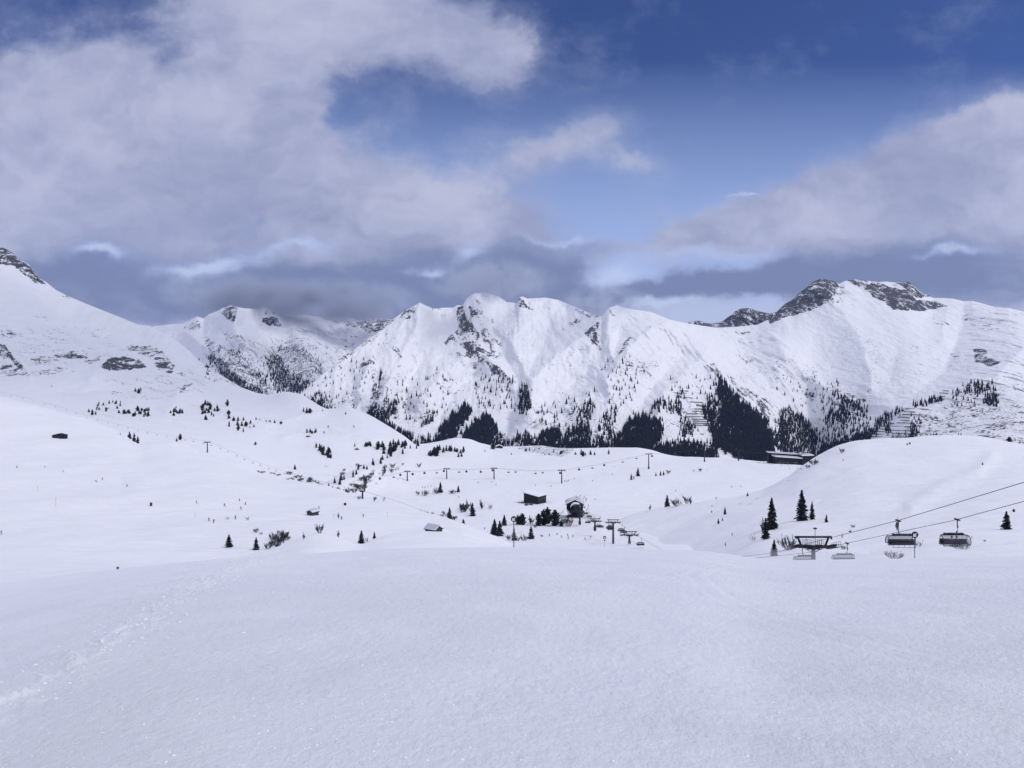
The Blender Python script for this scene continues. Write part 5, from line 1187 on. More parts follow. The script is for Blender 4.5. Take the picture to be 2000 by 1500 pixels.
pylon(487, place(S_D, 1198, 1061).z, 'tallest of the far lift pylons, with open gantry head', False, 1.3, 1.05)
pylon(537, place(S_D, 1160, 1058).z, 'lift pylon with red padded foot amid a crowd of chairs', True, 1.3, 1.05)
pylon(620, place(S_D, 1133, 1028).z, 'lift pylon with red padded foot right in front of the valley station', True, 1.4, 1.05)

# ------------------------------------------------------------------ round arrow signs
def arrow_sign(u, top, foot, dia_px, Y, label, arrow_on=True, thick=.09):
    c = P(u, top + dia_px / 2, Y); R = dia_px / 2 * Y / FPX; zf = (HZ - foot) / FPX * Y - .6
    o = empty('arrow_sign', (c.x, c.y, zf)); tag(o, label, 'sign')
    h = c.z - zf
    m = MB(); m.tube([(.0, .07, 0), (.0, .07, h)], .055 if Y > 80 else .05, 8); m.build('post', M_STEEL, o, True)
    d = MB(); d.lathe([(0, -.03), (R, -.03), (R, .03), (0, .03)], (0, 0, h), 'y', 32); d.build('disc', M_NAVY, o)
    a = math.radians(225); ca, sa = math.cos(a), math.sin(a)
    def t(x, z): return ((x * ca - z * sa) * R, h + (x * sa + z * ca) * R)
    w = MB()
    for outl in ([(-.55, .17), (-.55, -.17), (.25, -.17), (.25, .17)], [(.80, 0), (.12, .66), (-.16, .50), (.36, .0)], [(.80, 0), (.36, .0), (-.16, -.50), (.12, -.66)]):
        pts = [t(*q) for q in outl]; w.prism(pts, -.055, -.034)
    w.build('arrow', M_WHITE, o)
    return o
arrow_sign(1787, 1038, 1093, 13, 86, 'dark round sign with white arrow on a pole at the right, before the empty chair')
arrow_sign(1003.5, 1008, 1062, 11.5, 92, 'dark round sign with white arrow on a pale pole before the stone pines')
def small_sign(u, py, foot, w, Y, label):
    c = P(u, py, Y); zf = (HZ - foot) / FPX * Y - .3; o = empty('slope_sign', (c.x, c.y, zf)); tag(o, label, 'sign'); h = c.z - zf; R = w * Y / FPX / 2
    m = MB(); m.tube([(0, .05, 0), (0, .05, h + R)], .05, 6); m.build('post', M_STEEL, o)
    m = MB(); m.lathe([(0, -.03), (R, -.03), (R, .03), (0, .03)], (0, 0, h), 'y', 20); m.build('disc', M_NAVY, o)
    m = MB(); m.lathe([(0, -.05), (R * .55, -.05), (R * .55, -.035), (0, -.035)], (0, 0, h - R * .15), 'y', 16); m.build('disc_centre', M_WHITE, o)
    m = MB(); m.box((0, 0, h - R * 1.75), (R * 1.1, .04, R * .5)); m.build('lower_plate', M_STEEL, o)
small_sign(1181, 1050, 1067, 6.5, 300, 'small round sign with a plate below, among the far chairs')
def lamp(u, py, Y, foot_py, label):
    c = P(u, py, Y); zf = (HZ - foot_py) / FPX * Y; o = empty('lamp_post', (c.x, c.y, zf)); tag(o, label, 'lamp post'); h = c.z - zf
    m = MB(); m.tube([(0, 0, 0), (0, 0, h)], [.08, .05], 6); m.build('post', M_DARK, o)
    m = MB(); m.lathe([(.05, -.15), (.42, -.12), (.36, .08), (.1, .17), (0, .18)], (0, 0, h), 'z', 12); m.build('lamp_head', M_DARK, o)
lamp(1592, 1032, 160, 1098, 'thin post with dark mushroom head above the near lift pylon')

# ------------------------------------------------------------------ buildings
def gable(m, w, d, hw, hr, over=.5, mi_wall=0, mi_roof=1, th=.25, snow=0., mi_snow=2, parts=None):
    """parts dict of builders: wall, roof, snow; ridge along y, gables face -y and +y"""
    m['wall'].prism([(-w / 2, -1.5), (w / 2, -1.5), (w / 2, hw), (0, hw + hr), (-w / 2, hw)], -d / 2, d / 2)
    L = w / 2 + over; sl = hr / (w / 2)
    for s in (-1, 1):
        m['roof'].prism([(0, hw + hr + .02), (s * L, hw - over * sl + .02), (s * L, hw - over * sl + .02 + th), (0, hw + hr + th + .02)], -d / 2 - over, d / 2 + over)
        if snow: m['snow'].prism([(0, hw + hr + th + .03), (s * (L - .05), hw - over * sl + .03 + th), (s * (L - .1), hw - over * sl + .03 + th + snow * .8), (0, hw + hr + th + snow * 1.05)], -d / 2 - over + .06, d / 2 + over - .06)
def house(p, rz, w, d, hw, hr, label, name='timber_hut', wallm=None, snow=.6, cat='hut', over=.5, roofm=None, windows=()):
    o = empty(name, p, rz); tag(o, label, cat); m = {'wall': MB(), 'roof': MB(), 'snow': MB()}; gable(m, w, d, hw, hr, over, snow=snow)
    m['wall'].build('wall', wallm or M_WOOD, o); r = m['roof'].build('roof', roofm or M_WOOD, o)
    if snow: s = m['snow'].build('roof_snow', M_SNOWC, r)
    q = MB(); q.box((0, -d / 2 - .03, .95), (1.0, .06, 2.0)); q.build('door', M_GREYW, o)
    for (x, z) in windows: q = MB(); q.box((x, -d / 2 - .03, z), (.9, .06, .9)); q.build('window', M_GLASS, o)
    return o
def drift(p, rx, ry, h, label, rz=0.):
    """rounded bank of wind-blown snow leaning against a hut"""
    mb = MB(); n, r_ = 28, 9; vs = []
    for i in range(r_ + 1):
        q = i / r_
        for j in range(n):
            a = 2 * math.pi * j / n; rr = q * (1 + .12 * math.sin(3 * a + 1))
            vs.append((rr * math.cos(a) * rx, rr * math.sin(a) * ry, h * (math.cos(math.pi * min(q, 1)) * .5 + .5) - .35 * q))
    f = [(i * n + j, i * n + (j + 1) % n, (i + 1) * n + (j + 1) % n, (i + 1) * n + j) for i in range(r_) for j in range(n)]
    o = link('snow_bank', mesh_np('snow_bank', vs, f, mats=(MAT_PISTE,))); o.location = p; o.rotation_euler = (0, 0, rz)
    tag(o, kind='structure'); return o

p = place(S_B, 117, 856); house(p, .12, 12.5, 6, 3.3, 1.6, 'long low barn with bare dark roof on the upper left piste', 'timber_barn', snow=0, cat='barn')
drift(p + Vector((-3.5, -5.5, -.7)), 5, 2.4, 1.3, 'b')
p = place(S_B, 611, 1006); house(p, -.45, 3.9, 5.0, 1.9, 1.0, 'small dark gabled hut with snowy roof on the left piste', snow=.35, wallm=M_GREYW)
drift(p + Vector((-2.6, .5, -.3)), 2.2, 2.8, 1.5, 'b')
p = place(S_H, 847, 1037); house(p, .9, 4.4, 6.0, 1.0, 1.3, 'half-buried grey hut with thick snow roof behind the slope edge', snow=.55, wallm=M_GREYW)
drift(p + Vector((3.2, 1.2, -.4)), 3.5, 2.6, 1.1, 'b')
p = place(S_D, 975, 875); house(p, .1, 11, 8, 2.4, 2.2, 'white-roofed farmhouse at the back of the plateau beside a dark spruce', 'farmhouse', snow=1.2, cat='house')
tree(place(S_D, 963, 877), px2m(16, place(S_D, 963, 877).y), 'mid2', 'dark spruce left of the white-roofed farmhouse at the back of the plateau', wide=1.3)
p = place(S_C, 697, 878); house(p, .2, 6, 5, 1.2, 1.2, 'tiny snow-roofed cabin by a spruce on the left mountain foot', snow=.9)
p = place(S_C, 602, 853); house(p, -.2, 6, 5, 1.0, 1.0, 'tiny snow-covered hut below the low tree clump on the left mountain', snow=1.0)
def crate(u, py, w, h, label, sheet=S_B):
    p = place(sheet, u, py); sc = p.y / FPX; o = empty('snow_gun_shelter', p, .4); tag(o, label, 'shelter')
    m = MB(); m.box((0, 0, h * sc / 2 - .1), (w * sc, w * sc * .8, h * sc)); m.build('cabinet', M_DARK, o)
    m = MB(); m.box((0, 0, h * sc), (w * sc * 1.15, w * sc * .95, .12)); m.build('lid', M_GREYW, o)
crate(295, 988, 4.2, 6, 'dark boxy cabinet standing on the middle of the left piste'); crate(674, 987, 4.2, 4.5, 'small grey cabinet on the left piste above the bare shrub')
# flat-roofed building over the station
def flat_house():
    p = place(S_D, 1051, 985); o = empty('mountain_building', p, math.radians(-33)); tag(o, 'dark timber building with one sloping snow-covered flat roof above the lift station', 'building')
    Wd, Dp = 16.5, 15.5; m = MB(); k = len(m.v)
    # long wall faces front left, short wall front right; roof slopes down towards the near corner
    x0, x1, y0, y1 = -Wd, 0, 0, Dp; zt = lambda x, y: 7.0 - .15 * x
    pts = [(x0, y0), (x1, y0), (x1, y1), (x0, y1)]
    for i in range(4):
        a, b = pts[i], pts[(i + 1) % 4]; m.quad((*a, -3), (*b, -3), (*b, zt(*b)), (*a, zt(*a)))
    m.build('wall', M_WOOD, o)
    r = MB(); ov = .7; q = [(x0 - ov, y0 - ov), (x1 + ov, y0 - ov), (x1 + ov, y1 + ov), (x0 - ov, y1 + ov)]
    def slab(mb, zo, th, ins=0.):
        qq = [(x + (ins if x < -5 else -ins), y + (ins if y < 3 else -ins)) for x, y in q]
        lo = [(x, y, zt(x, y) + zo) for x, y in qq]; hi = [(x, y, zt(x, y) + zo + th) for x, y in qq]
        mb.quad(*lo[::-1]); mb.quad(*hi)
        for i in range(4): mb.quad(lo[i], lo[(i + 1) % 4], hi[(i + 1) % 4], hi[i])
    slab(r, .02, .35); rf = r.build('roof', M_WOOD, o); s = MB(); slab(s, .38, .7, .05); s.build('roof_snow', M_SNOWC, rf)
    for k, yy in enumerate((3.0, 7.4, 11.6)):
        w = MB(); w.box((x1 + .04, yy, 4.2), (.08, 1.9, 1.4)); f = w.build('window', M_GLASS, o)
        w = MB(); w.box((x1 + .06, yy, 4.95), (.12, 2.1, .12)); w.box((x1 + .06, yy, 3.45), (.12, 2.1, .12)); w.build('window_frame', M_GREYW, f)
    t = MB(); t.box((-Wd * .62, y0 - 2.6, -.6), (9.5, 4.6, .35)); t.box((-Wd - 2.5, y0 - 1.0, -.5), (5, 3.5, .35))
    for k in range(6): t.tube([(-Wd - 3 + k * 2.6, y0 - 4.7, -4), (-Wd - 3 + k * 2.6, y0 - 4.7, .8)], .12, 5)
    t.tube([(-Wd - 4, y0 - 4.7, .75), (-3.5, y0 - 4.7, .75)], .09, 5); t.build('terrace', M_WOOD, o)
    ts = MB(); ts.box((-Wd * .62, y0 - 2.6, -.2), (9.0, 4.0, .45)); ts.build('terrace_snow', M_SNOWC, o)
    drift(p + Vector((7, -1, -2.2)), 7, 5, 3.4, 'b'); return p
fp = flat_house()
for k, (u, v, s) in enumerate(((1021, 983, 1.0), (1028, 987, 1.4), (1037, 986, 1.3), (1046, 984, 1.1), (1032, 983, .9))):
    p = place(S_D, u, v); m = MB(); rr = random.Random(k); m.lathe([(1.0, -.8), (1.5 * rr.uniform(.8, 1.2), .2), (1.1 * rr.uniform(.8, 1.2), 1.0), (.4, 1.5), (0, 1.55)], (0, 0, 0), 'z', 7)
    o = m.build('boulder', mat('boulder_rock', (.09, .09, .10), .9, noise=(1.2, .5)) if k == 0 else bpy.data.materials['boulder_rock']); o.location = p; o.scale = (s * 1.3, s, s); o.rotation_euler = (0, 0, k)
    tag(o, ['boulder left end of the row', 'largest boulder second from the left', 'boulder in the middle of the row', 'boulder at the right end of the row', 'small boulder tucked behind the row'][k] + ' below the flat-roofed building', 'boulder', 'boulders below the flat-roofed building')

def station():
    p = place(S_D, 1119, 1004); p = Vector((p.x, 676, S_D.at(p.x, 676))); o = empty('lift_station', p, -.10); tag(o, 'valley lift station with broad snowy gable roof and rounded snow-topped canopy', 'station')
    m = {'wall': MB(), 'roof': MB(), 'snow': MB()}; zb = (HZ - 995) / FPX * 676 - p.z
    w, d, hw, hr = 14.5, 16, zb + 2.0 + 2.9, 3.4
    m['wall'].prism([(-w / 2, -3), (w / 2, -3), (w / 2, hw), (.8, hw + hr), (-w / 2, hw)], 0, d)
    for s in (-1, 1):
        L = w / 2 + 1.0 if s > 0 else w / 2 + 1.6; sl = hr / (w / 2)
        for nm, z0, th, ins in (('roof', .02, .4, 0), ('snow', .44, 1.1, .1)):
            m[nm].prism([(.8, hw + hr + z0), (s * (L - ins), hw - (L - w / 2) * sl + z0), (s * (L - ins), hw - (L - w / 2) * sl + z0 + th * .9), (.8, hw + hr + z0 + th)], -1.4 + ins, d + 1.2 - ins)
    m['wall'].build('wall', M_WOOD, o); r = m['roof'].build('roof', M_WOOD, o); m['snow'].build('roof_snow', M_SNOWC, r)
    # rounded canopy over the bull wheel, dark shell under snow
    c = MB(); n = 14; cx, cz = .9, hw - 3.0; R = 3.9
    for (rr, nm) in ((R, 'a'),):
        out = [(cx + rr * math.cos(math.pi * j / n) * 1.12, cz + rr * math.sin(math.pi * j / n)) for j in range(n + 1)]; inn = [(cx + (rr - .35) * math.cos(math.pi * j / n) * 1.12, cz + (rr - .35) * math.sin(math.pi * j / n)) for j in range(n + 1)]
        for j in range(n):
            for (y0, y1) in ((-6.2, .0),):
                c.quad((out[j][0], y0, out[j][1]), (out[j + 1][0], y0, out[j + 1][1]), (out[j + 1][0], y1, out[j + 1][1]), (out[j][0], y1, out[j][1]))
                c.quad((inn[j][0], y0, inn[j][1]), (inn[j + 1][0], y0, inn[j + 1][1]), (inn[j + 1][0], y1, inn[j + 1][1]), (inn[j][0], y1, inn[j][1]))
                c.quad((inn[j][0], y0, inn[j][1]), (inn[j + 1][0], y0, inn[j + 1][1]), (out[j + 1][0], y0, out[j + 1][1]), (out[j][0], y0, out[j][1]))
    cp = c.build('canopy', M_DARK, o)
    c = MB()
    for j in range(1, n - 1):
        f = lambda q, ex: (cx + (R + ex) * math.cos(math.pi * q / n) * 1.12, cz + (R + ex) * math.sin(math.pi * q / n))
        ex0 = .05 + .9 * math.sin(math.pi * j / n); ex1 = .05 + .9 * math.sin(math.pi * (j + 1) / n)
        a, b, cc_, dd = f(j, ex0), f(j + 1, ex1), f(j + 1, .03), f(j, .03)
        c.quad((a[0], -6.4, a[1]), (b[0], -6.4, b[1]), (b[0], 0, b[1]), (a[0], 0, a[1])); c.quad((a[0], -6.4, a[1]), (b[0], -6.4, b[1]), (cc_[0], -6.4, cc_[1]), (dd[0], -6.4, dd[1]))
    c.build('canopy_snow', M_SNOWC, cp)
    s = MB(); s.box((cx, -2.8, cz + .2), (6.6, 5.0, 1.0)); s.box((cx, -2.8, cz + 1.5), (5.0, 3.2, .9)); s.build('drive_housing', M_DARK, o)
    s = MB(); s.box((cx, -2.8, cz + 2.05), (4.9, 3.0, .2)); s.build('housing_snow', M_SNOWC, o)
    b = MB(); b.lathe([(3.3, -.12), (3.45, 0), (3.3, .12), (3.1, 0), (3.3, -.12)], (cx, -5.5, cz - .3), 'z', 24); b.box((cx, -5.5, cz - .3), (6.4, .25, .15)); b.build('bull_wheel', M_DARK, o)
    s = MB(); s.box((cx + 1.2, -5.5, cz - 2.6), (13, 7.5, .5))
    for x in (-4.2, .5, 6): s.box((cx + 1.2 + x, -6.5, cz - 4.6), (.7, .7, 4.2))
    s.build('platform', M_DARK, o)
    s = MB(); s.tube([(cx - 5, -9, cz - 1.3), (cx + 7.5, -9, cz - 1.3)], .06, 5)
    for k in range(9): s.tube([(cx - 5 + k * 1.56, -9, cz - 2.6), (cx - 5 + k * 1.56, -9, cz - 1.3)], .05, 4)
    s.build('platform_railing', M_STEEL, o)
    drift(p + Vector((-8.5, -2, zb - 3.0)), 5.5, 7, 4.0, 'b')
station()
def long_building():
    p = place(S_D, 1540, 907); sc = p.y / FPX; o = empty('long_building', p, 0); tag(o, 'long low building with two thin white flat roofs where plateau and right hill meet', 'building')
    def blk(x0, x1, z0, zl, zr, y, d, nm, wm):
        m = MB(); X0, X1 = (x0 - 1540) * sc, (x1 - 1540) * sc
        m.prism([(X0, -2), (X1, -2), (X1, zr), (X0, zl)], y, y + d); m.build(nm, wm, o)
        r = MB(); r.prism([(X0 - 1.2, zl + .02), (X1 + .8, zr + .02), (X1 + .8, zr + .4), (X0 - 1.2, zl + .4)], y - 1.2, y + d + 1.2); rr = r.build('roof', M_DARK, o)
        s = MB(); s.prism([(X0 - 1.1, zl + .42), (X1 + .7, zr + .42), (X1 + .7, zr + 2.0), (X0 - 1.1, zl + 2.0)], y - 1.1, y + d + 1.1); s.build('roof_snow', M_SNOWC, rr)
    z = lambda py: (907 - py) * sc
    blk(1515, 1566, 0, z(892.5), z(896.5), 0, 14, 'front_wall', M_WOOD); blk(1509, 1566.5, 0, z(887), z(891), 17, 8, 'rear_wall', M_WOOD); blk(1568, 1590, 0, z(891), z(891), 2, 16, 'side_wall', M_WOOD)
    for u in (1522, 1530, 1538, 1555):
        w = MB(); w.box(((u - 1540) * sc, -.04, 2.2), (3.4, .08, 1.8)); w.build('window', M_GLASS, o)
    w = MB(); w.box(((1551.5 - 1540) * sc, -.06, 1.7), (1.8, .12, 4.0)); w.build('entrance', M_GREYW, o)
long_building()

# ------------------------------------------------------------------ cabin lift across the plateau
def t_tower(sheet, u, foot, top, arm_px, label, red, group):
    p = place(sheet, u, foot); sc = p.y / FPX; H = (foot - top) * sc; A = arm_px * sc
    o = empty('lift_tower', p); tag(o, label, 'lift tower', group)
    m = MB(); m.tube([(0, 0, -1), (0, 0, H)], [.75 * max(1, p.y / 900), .5 * max(1, p.y / 900)], 8); m.build('shaft', M_DARK, o)
    m = MB(); m.box((0, 0, H - .6), (A, .8, .7)); m.box((0, 0, H + .7), (A * .6, .2, .2)); m.tube([(-A * .3, 0, H - .4), (-A * .3, 0, H + .7)], .12, 4); m.tube([(A * .3, 0, H - .4), (A * .3, 0, H + .7)], .12, 4); m.build('crossarm', M_DARK, o)
    for s in (-1, 1): m = MB(); m.box((s * A * .44, 0, H - .35), (A * .16, 5, .8)); m.build('sheave_bank', M_DARK, o)
    if red: m = MB(); m.lathe([(1.0, -.5), (1.25, 1.2), (1.1, 3.0)], (0, 0, 0), 'z', 10); m.build('padding', M_RED, o)
    return p, H
GT = 'towers of the cabin lift across the plateau'
TW = [(712, 957, 933, 9, 'cabin lift tower in the gully above the left lift tower', False), (795.5, 939, 920, 11, 'cabin lift tower left of the snow hump slope', False), (872.5, 935.5, 915, 12, 'cabin lift tower below the tree clumps of the hump', False), (965, 936, 914, 12, 'cabin lift tower in the middle of the plateau', False),
      (1097, 944, 918, 14, 'tallest dark cabin lift tower, above the valley station', False), (1267, 916, 886, 12, 'cabin lift tower with red foot by the three spruces', True), (1376, 902, 876, 11, 'red-footed cabin lift tower at the plateau edge, left of the last one', True), (1442.5, 900, 879, 13, 'last red-footed cabin lift tower, before the dark forest', True)]
heads = []
for (u, ft, tp, arm, lb, red) in TW:
    p, H = t_tower(S_D, u, ft, tp, arm, lb, red, GT); heads.append((u, p.y, p.z + H - .2))
heads = [(640, 800, (HZ - 948) / FPX * 800)] + heads + [(1502, 1000, (HZ - 886) / FPX * 1000)]
def lin(u, k): return float(np.interp(u, [h[0] for h in heads], [h[k] for h in heads]))
def rope_u(u, off):      # sagging rope course through the tower heads
    hs = [h[0] for h in heads]; i = min(max(int(np.searchsorted(hs, u)) - 1, 0), len(hs) - 2); f = (u - hs[i]) / (hs[i + 1] - hs[i])
    Y = lin(u, 1) + off; z = lin(u, 2) - 4 * f * (1 - f) * (.6 + (hs[i + 1] - hs[i]) / 130)
    return Vector(((u - CX) / FPX * Y, Y, z))
for off, w_ in ((-3.2, 'nearer'), (3.2, 'farther')):
    m = MB(); m.tube([tuple(rope_u(u, off)) for u in np.arange(640, 1503, 6)], .055, 4)
    tag(m.build('haul_rope', M_ROPE), f'{w_} rope of the cabin lift, sagging between towers across the plateau', 'rope', 'ropes of the cabin lift')
def cabin_proto():
    r = empty('lift_cabin', (0, 0, 0)); m = MB(); m.box((0, 0, 0), (.3, .8, .25)); m.tube([(0, 0, 0), (0, 0, -1.6)], .07, 5); m.build('hanger', M_DARK, r)
    m = MB(); m.lathe([(.2, -1.5), (1.0, -1.7), (1.35, -2.3), (1.38, -3.1), (1.1, -3.8), (.3, -3.95), (0, -3.95)], (0, 0, 0), 'z', 12); m.build('cabin_shell', M_DARK, r, True)
    m = MB(); m.lathe([(1.37, -2.25), (1.40, -2.7), (1.40, -3.0)], (0, 0, 0), 'z', 12); m.build('window_band', M_GLASS, r, True); return r
def openchair_proto():
    r = empty('lift_chair', (0, 0, 0)); m = MB(); m.box((0, 0, 0), (.3, .8, .25)); m.tube([(0, 0, 0), (.1, 0, -1.4), (0, 0, -2.2)], .08, 5); m.build('hanger', M_DARK, r)
    m = MB(); m.box((0, 0, -3.3), (2.9, .6, .2)); m.box((0, .3, -2.85), (2.9, .12, .75)); m.build('seat', M_SEAT, r)
    m = MB(); m.tube([(-1.45, 0, -3.3), (-1.3, 0, -2.2), (1.3, 0, -2.2), (1.45, 0, -3.3)], .07, 5); m.build('frame', M_DARK, r); return r
cab, opc = cabin_proto(), openchair_proto(); firstc = firsto = True
CARS = [(638, 'o'), (658, 'c'), (672, 'c'), (691, 'o'), (742, 'c'), (769, 'o'), (782, 'c'), (806, 'c'), (829, 'c'), (853, 'o'), (867, 'c'), (897, 'o'), (911, 'c'), (939, 'c'), (962, 'c'), (993, 'o'), (1007, 'o'), (1046, 'o'), (1060, 'o'), (1094, 'c'), (1131, 'c'), (1157, 'o'), (1180, 'c'), (1216, 'o'), (1243, 'o'), (1273.5, 'c'), (1319, 'c')]
def between(u, posts):
    pr = [n for (x, n) in posts if x <= u]; nx = [n for (x, n) in posts if x > u]
    return (pr[-1] if pr else None, nx[0] if nx else None)
POSTN = [(712, 'the gully tower'), (795.5, 'the hump slope tower'), (872.5, 'the tower below the hump trees'), (965, 'the mid-plateau tower'), (1097, 'the tallest dark tower'), (1267, 'the red-footed tower by three spruces'), (1376, 'the plateau edge tower')]
seen = {}
for i, (u, k) in enumerate(CARS):
    proto = cab if k == 'c' else opc
    if (k == 'c' and firstc) or (k == 'o' and firsto): o = proto
    else: o = copy_tree(proto)
    if k == 'c': firstc = False
    else: firsto = False
    a, b = between(u, POSTN); kind = 'round dark cabin' if k == 'c' else 'open chair'; key = (kind, a, b); seen[key] = seen.get(key, 0) + 1
    where = f'right of {a}' if a else f'left of {b}'
    o.location = rope_u(u, -3.2 if i % 2 else 3.2); tag(o, f'{kind} of the cabin lift, {ORD[seen[key] - 1]} {where}', 'lift cabin' if k == 'c' else 'lift chair', 'cabins and chairs of the plateau lift')

# ------------------------------------------------------------------ long chairlift down the left slope
GL = 'towers of the left chairlift'
lt = []
for (sh, u, ft, tp, arm, lb) in ((S_B, 405, 884, 863, 10, 'T-shaped tower of the left chairlift on the crest of the piste'), (S_B, 708, 974, 958, 8, 'lower T-shaped tower of the left chairlift among bushes')):
    p, H = t_tower(sh, u, ft, tp, arm, lb, False, GL); lt.append((u, p.y, p.z + H - .3))
lpts = [(-60, 1330, (HZ - 752) / FPX * 1330), (20, 1260, (HZ - 769.5) / FPX * 1260), (100, 1180, (HZ - 790) / FPX * 1180), (200, 1080, (HZ - 820) / FPX * 1080), (300, 980, (HZ - 845) / FPX * 980)] + [lt[0]] + \
       [(500, 790, (HZ - 901.5) / FPX * 790), (600, 690, (HZ - 933) / FPX * 690)] + [lt[1]] + [(790, 560, (HZ - 984) / FPX * 560), (850, 500, (HZ - 1008) / FPX * 500)]
def rl(u, off=0):
    Y = float(np.interp(u, [q[0] for q in lpts], [q[1] for q in lpts])) + off; z = float(K(*[(q[0], HZ - q[2] / q[1] * FPX) for q in lpts])(u))
    return P(u, z, Y)
for off, w_ in ((-2.5, 'nearer'), (2.5, 'farther')):
    m = MB(); m.tube([tuple(rl(u, off)) for u in np.arange(-60, 851, 10)], [.05 if u > 300 else .06 for u in np.arange(-60, 851, 10)], 4)
    tag(m.build('haul_rope', M_ROPE), f'{w_} thin rope of the long chairlift down the left slope', 'rope', 'ropes of the left chairlift')
r = empty('lift_chair', (0, 0, 0)); m = MB(); m.tube([(0, 0, .1), (.3, 0, -1.3), (.1, 0, -2.6)], .07, 4); m.build('hanger', M_STEEL, r); m = MB(); m.box((0, 0, -2.8), (1.5, .6, .16)); m.box((-.3, .3, -2.5), (.9, .1, .5)); m.build('seat', M_STEEL, r)
LCH = [21, 44, 65, 87, 108, 129.5, 150, 170, 190.5, 210.5, 230, 250, 269, 288, 306.5, 325.5, 345, 362, 378, 398, 413, 431, 445, 462.5, 477.5, 494, 508.5, 525.5, 539, 556, 575, 600, 625, 650, 672, 690, 735, 750, 780]
for i, u in enumerate(LCH):
    o = r if i == 0 else copy_tree(r)
    side = 'left' if u < 405 else ('between' if u < 708 else 'right')
    if side == 'left': lb = f'tiny chair of the left chairlift, {ORD[i] if i < 20 else ""} from the left edge'
    elif side == 'between': k = sum(1 for x in LCH if 405 < x <= u); lb = f'tiny chair of the left chairlift, {ORD[k - 1]} right of the crest tower'
    else: k = sum(1 for x in LCH if 708 < x <= u); lb = f'tiny chair of the left chairlift, {ORD[k - 1]} below the lower tower'
    o.location = rl(u, -2.5 if i % 2 else 2.5); tag(o, lb, 'lift chair', 'chairs of the left chairlift')

# ------------------------------------------------------------------ avalanche barriers on the far range
BARR = {'left': [(1327, 1344, 763.5), (1316, 1340, 768), (1337, 1352, 777), (1347, 1372, 785.5), (1360, 1381, 792.5), (1315, 1322, 795), (1355, 1380, 799), (1352, 1384, 804), (1340, 1386, 808.5), (1338, 1400, 814), (1350, 1405, 819), (1352, 1405, 823), (1355, 1400, 827), (1356, 1398, 831)],
        'right': [(1840, 1851, 763.5), (1834, 1850, 768), (1834, 1844, 774.5), (1834, 1843, 779.5), (1766, 1812, 799), (1764, 1784, 804), (1760, 1801, 810), (1752, 1775, 815.5), (1729, 1775, 821), (1750, 1783, 826.5), (1718, 1745, 827), (1720, 1776, 833), (1735, 1775, 841), (1704, 1730, 838), (1705, 1727, 843), (1685, 1725, 848), (1740, 1776, 847), (1684, 1722, 853)]}
for field, rows in BARR.items():
    for i, (u0, u1, py) in enumerate(rows):
        mb = MB(); n = max(3, int((u1 - u0) / 2)); pts = [S_F.hit(u0 + (u1 - u0) * k / n, py + 1.2 * k / n) for k in range(n + 1)]
        yy = np.poly1d(np.polyfit(np.arange(n + 1), [p.y for p in pts], 1))(np.arange(n + 1)); c0 = pts[0]
        for k in range(n + 1): pts[k] = P(u0 + (u1 - u0) * k / n, py + 1.2 * k / n, float(yy[k])) + Vector((0, -4, 0))
        for h_ in (.2, 1.1, 2.0, 2.9): mb.tube([tuple(p + Vector((0, -.3 * h_, h_)) - c0) for p in pts], .32, 4)
        for p in pts: mb.tube([tuple(p - c0 + Vector((0, 0, -2))), tuple(p - c0 + Vector((0, -1, 3.4)))], .22, 4); mb.tube([tuple(p - c0 + Vector((0, -4, -3))), tuple(p - c0 + Vector((0, -.8, 2.6)))], .18, 4)
        o = mb.build('avalanche_barrier', M_DARK); o.location = c0
        tag(o, f'dark avalanche barrier row on the far range, {ORD[i]} from the top in the {field} field', 'snow barrier', f'avalanche barriers of the {field} field')

# ------------------------------------------------------------------ skiers
def skin_figure(name, pts, edges, radii, mats, root=0, sub=1):
    me = bpy.data.meshes.new(name); me.from_pydata(pts, edges, []); o = bpy.data.objects.new(name, me); COL.objects.link(o)
    sk = o.modifiers.new('s', 'SKIN'); sk.use_smooth_shade = True
    for i, v in enumerate(me.skin_vertices[0].data if me.skin_vertices else []): pass
    bpy.context.view_layer.objects.active = o
    if not me.skin_vertices:
        with bpy.context.temp_override(object=o, active_object=o): bpy.ops.object.modifier_remove; 
    for i, v in enumerate(me.skin_vertices[0].data): v.radius = (radii[i], radii[i]); v.use_root = (i == root)
    su = o.modifiers.new('u', 'SUBSURF'); su.levels = su.render_levels = sub
    dg = bpy.context.evaluated_depsgraph_get(); dg.update(); ev = bpy.data.meshes.new_from_object(o.evaluated_get(dg)); ev.name = name
    bpy.data.objects.remove(o); ev.materials.clear()
    for m in mats: ev.materials.append(m)
    for p in ev.polygons:
        z = p.center.z; p.use_smooth = True
        p.material_index = 2 if z > 1.56 else (0 if z > .92 else 1)
    return ev
EDG = [(0, 1), (1, 2), (2, 3), (3, 4), (4, 5), (2, 6), (6, 7), (7, 8), (8, 9), (2, 10), (10, 11), (11, 12), (12, 13), (0, 14), (14, 15), (15, 16), (16, 17), (0, 18), (18, 19), (19, 20), (20, 21)]
RAD = [.17, .17, .17, .07, .12, .10, .09, .07, .055, .05, .09, .07, .055, .05, .12, .09, .07, .07, .12, .09, .07, .07]
SKI1 = [(0, .05, .92), (0, -.02, 1.15), (0, -.08, 1.40), (0, -.10, 1.52), (0, -.13, 1.62), (0, -.12, 1.74), (.20, -.08, 1.42), (.32, -.10, 1.16), (.36, -.34, 1.05), (.36, -.42, 1.04), (-.20, -.08, 1.42), (-.32, -.10, 1.16), (-.36, -.34, 1.05), (-.36, -.42, 1.04),
        (.12, .03, .84), (.15, -.10, .48), (.15, .03, .10), (.15, -.12, .06), (-.12, .03, .84), (-.15, -.10, .48), (-.15, .03, .10), (-.15, -.12, .06)]
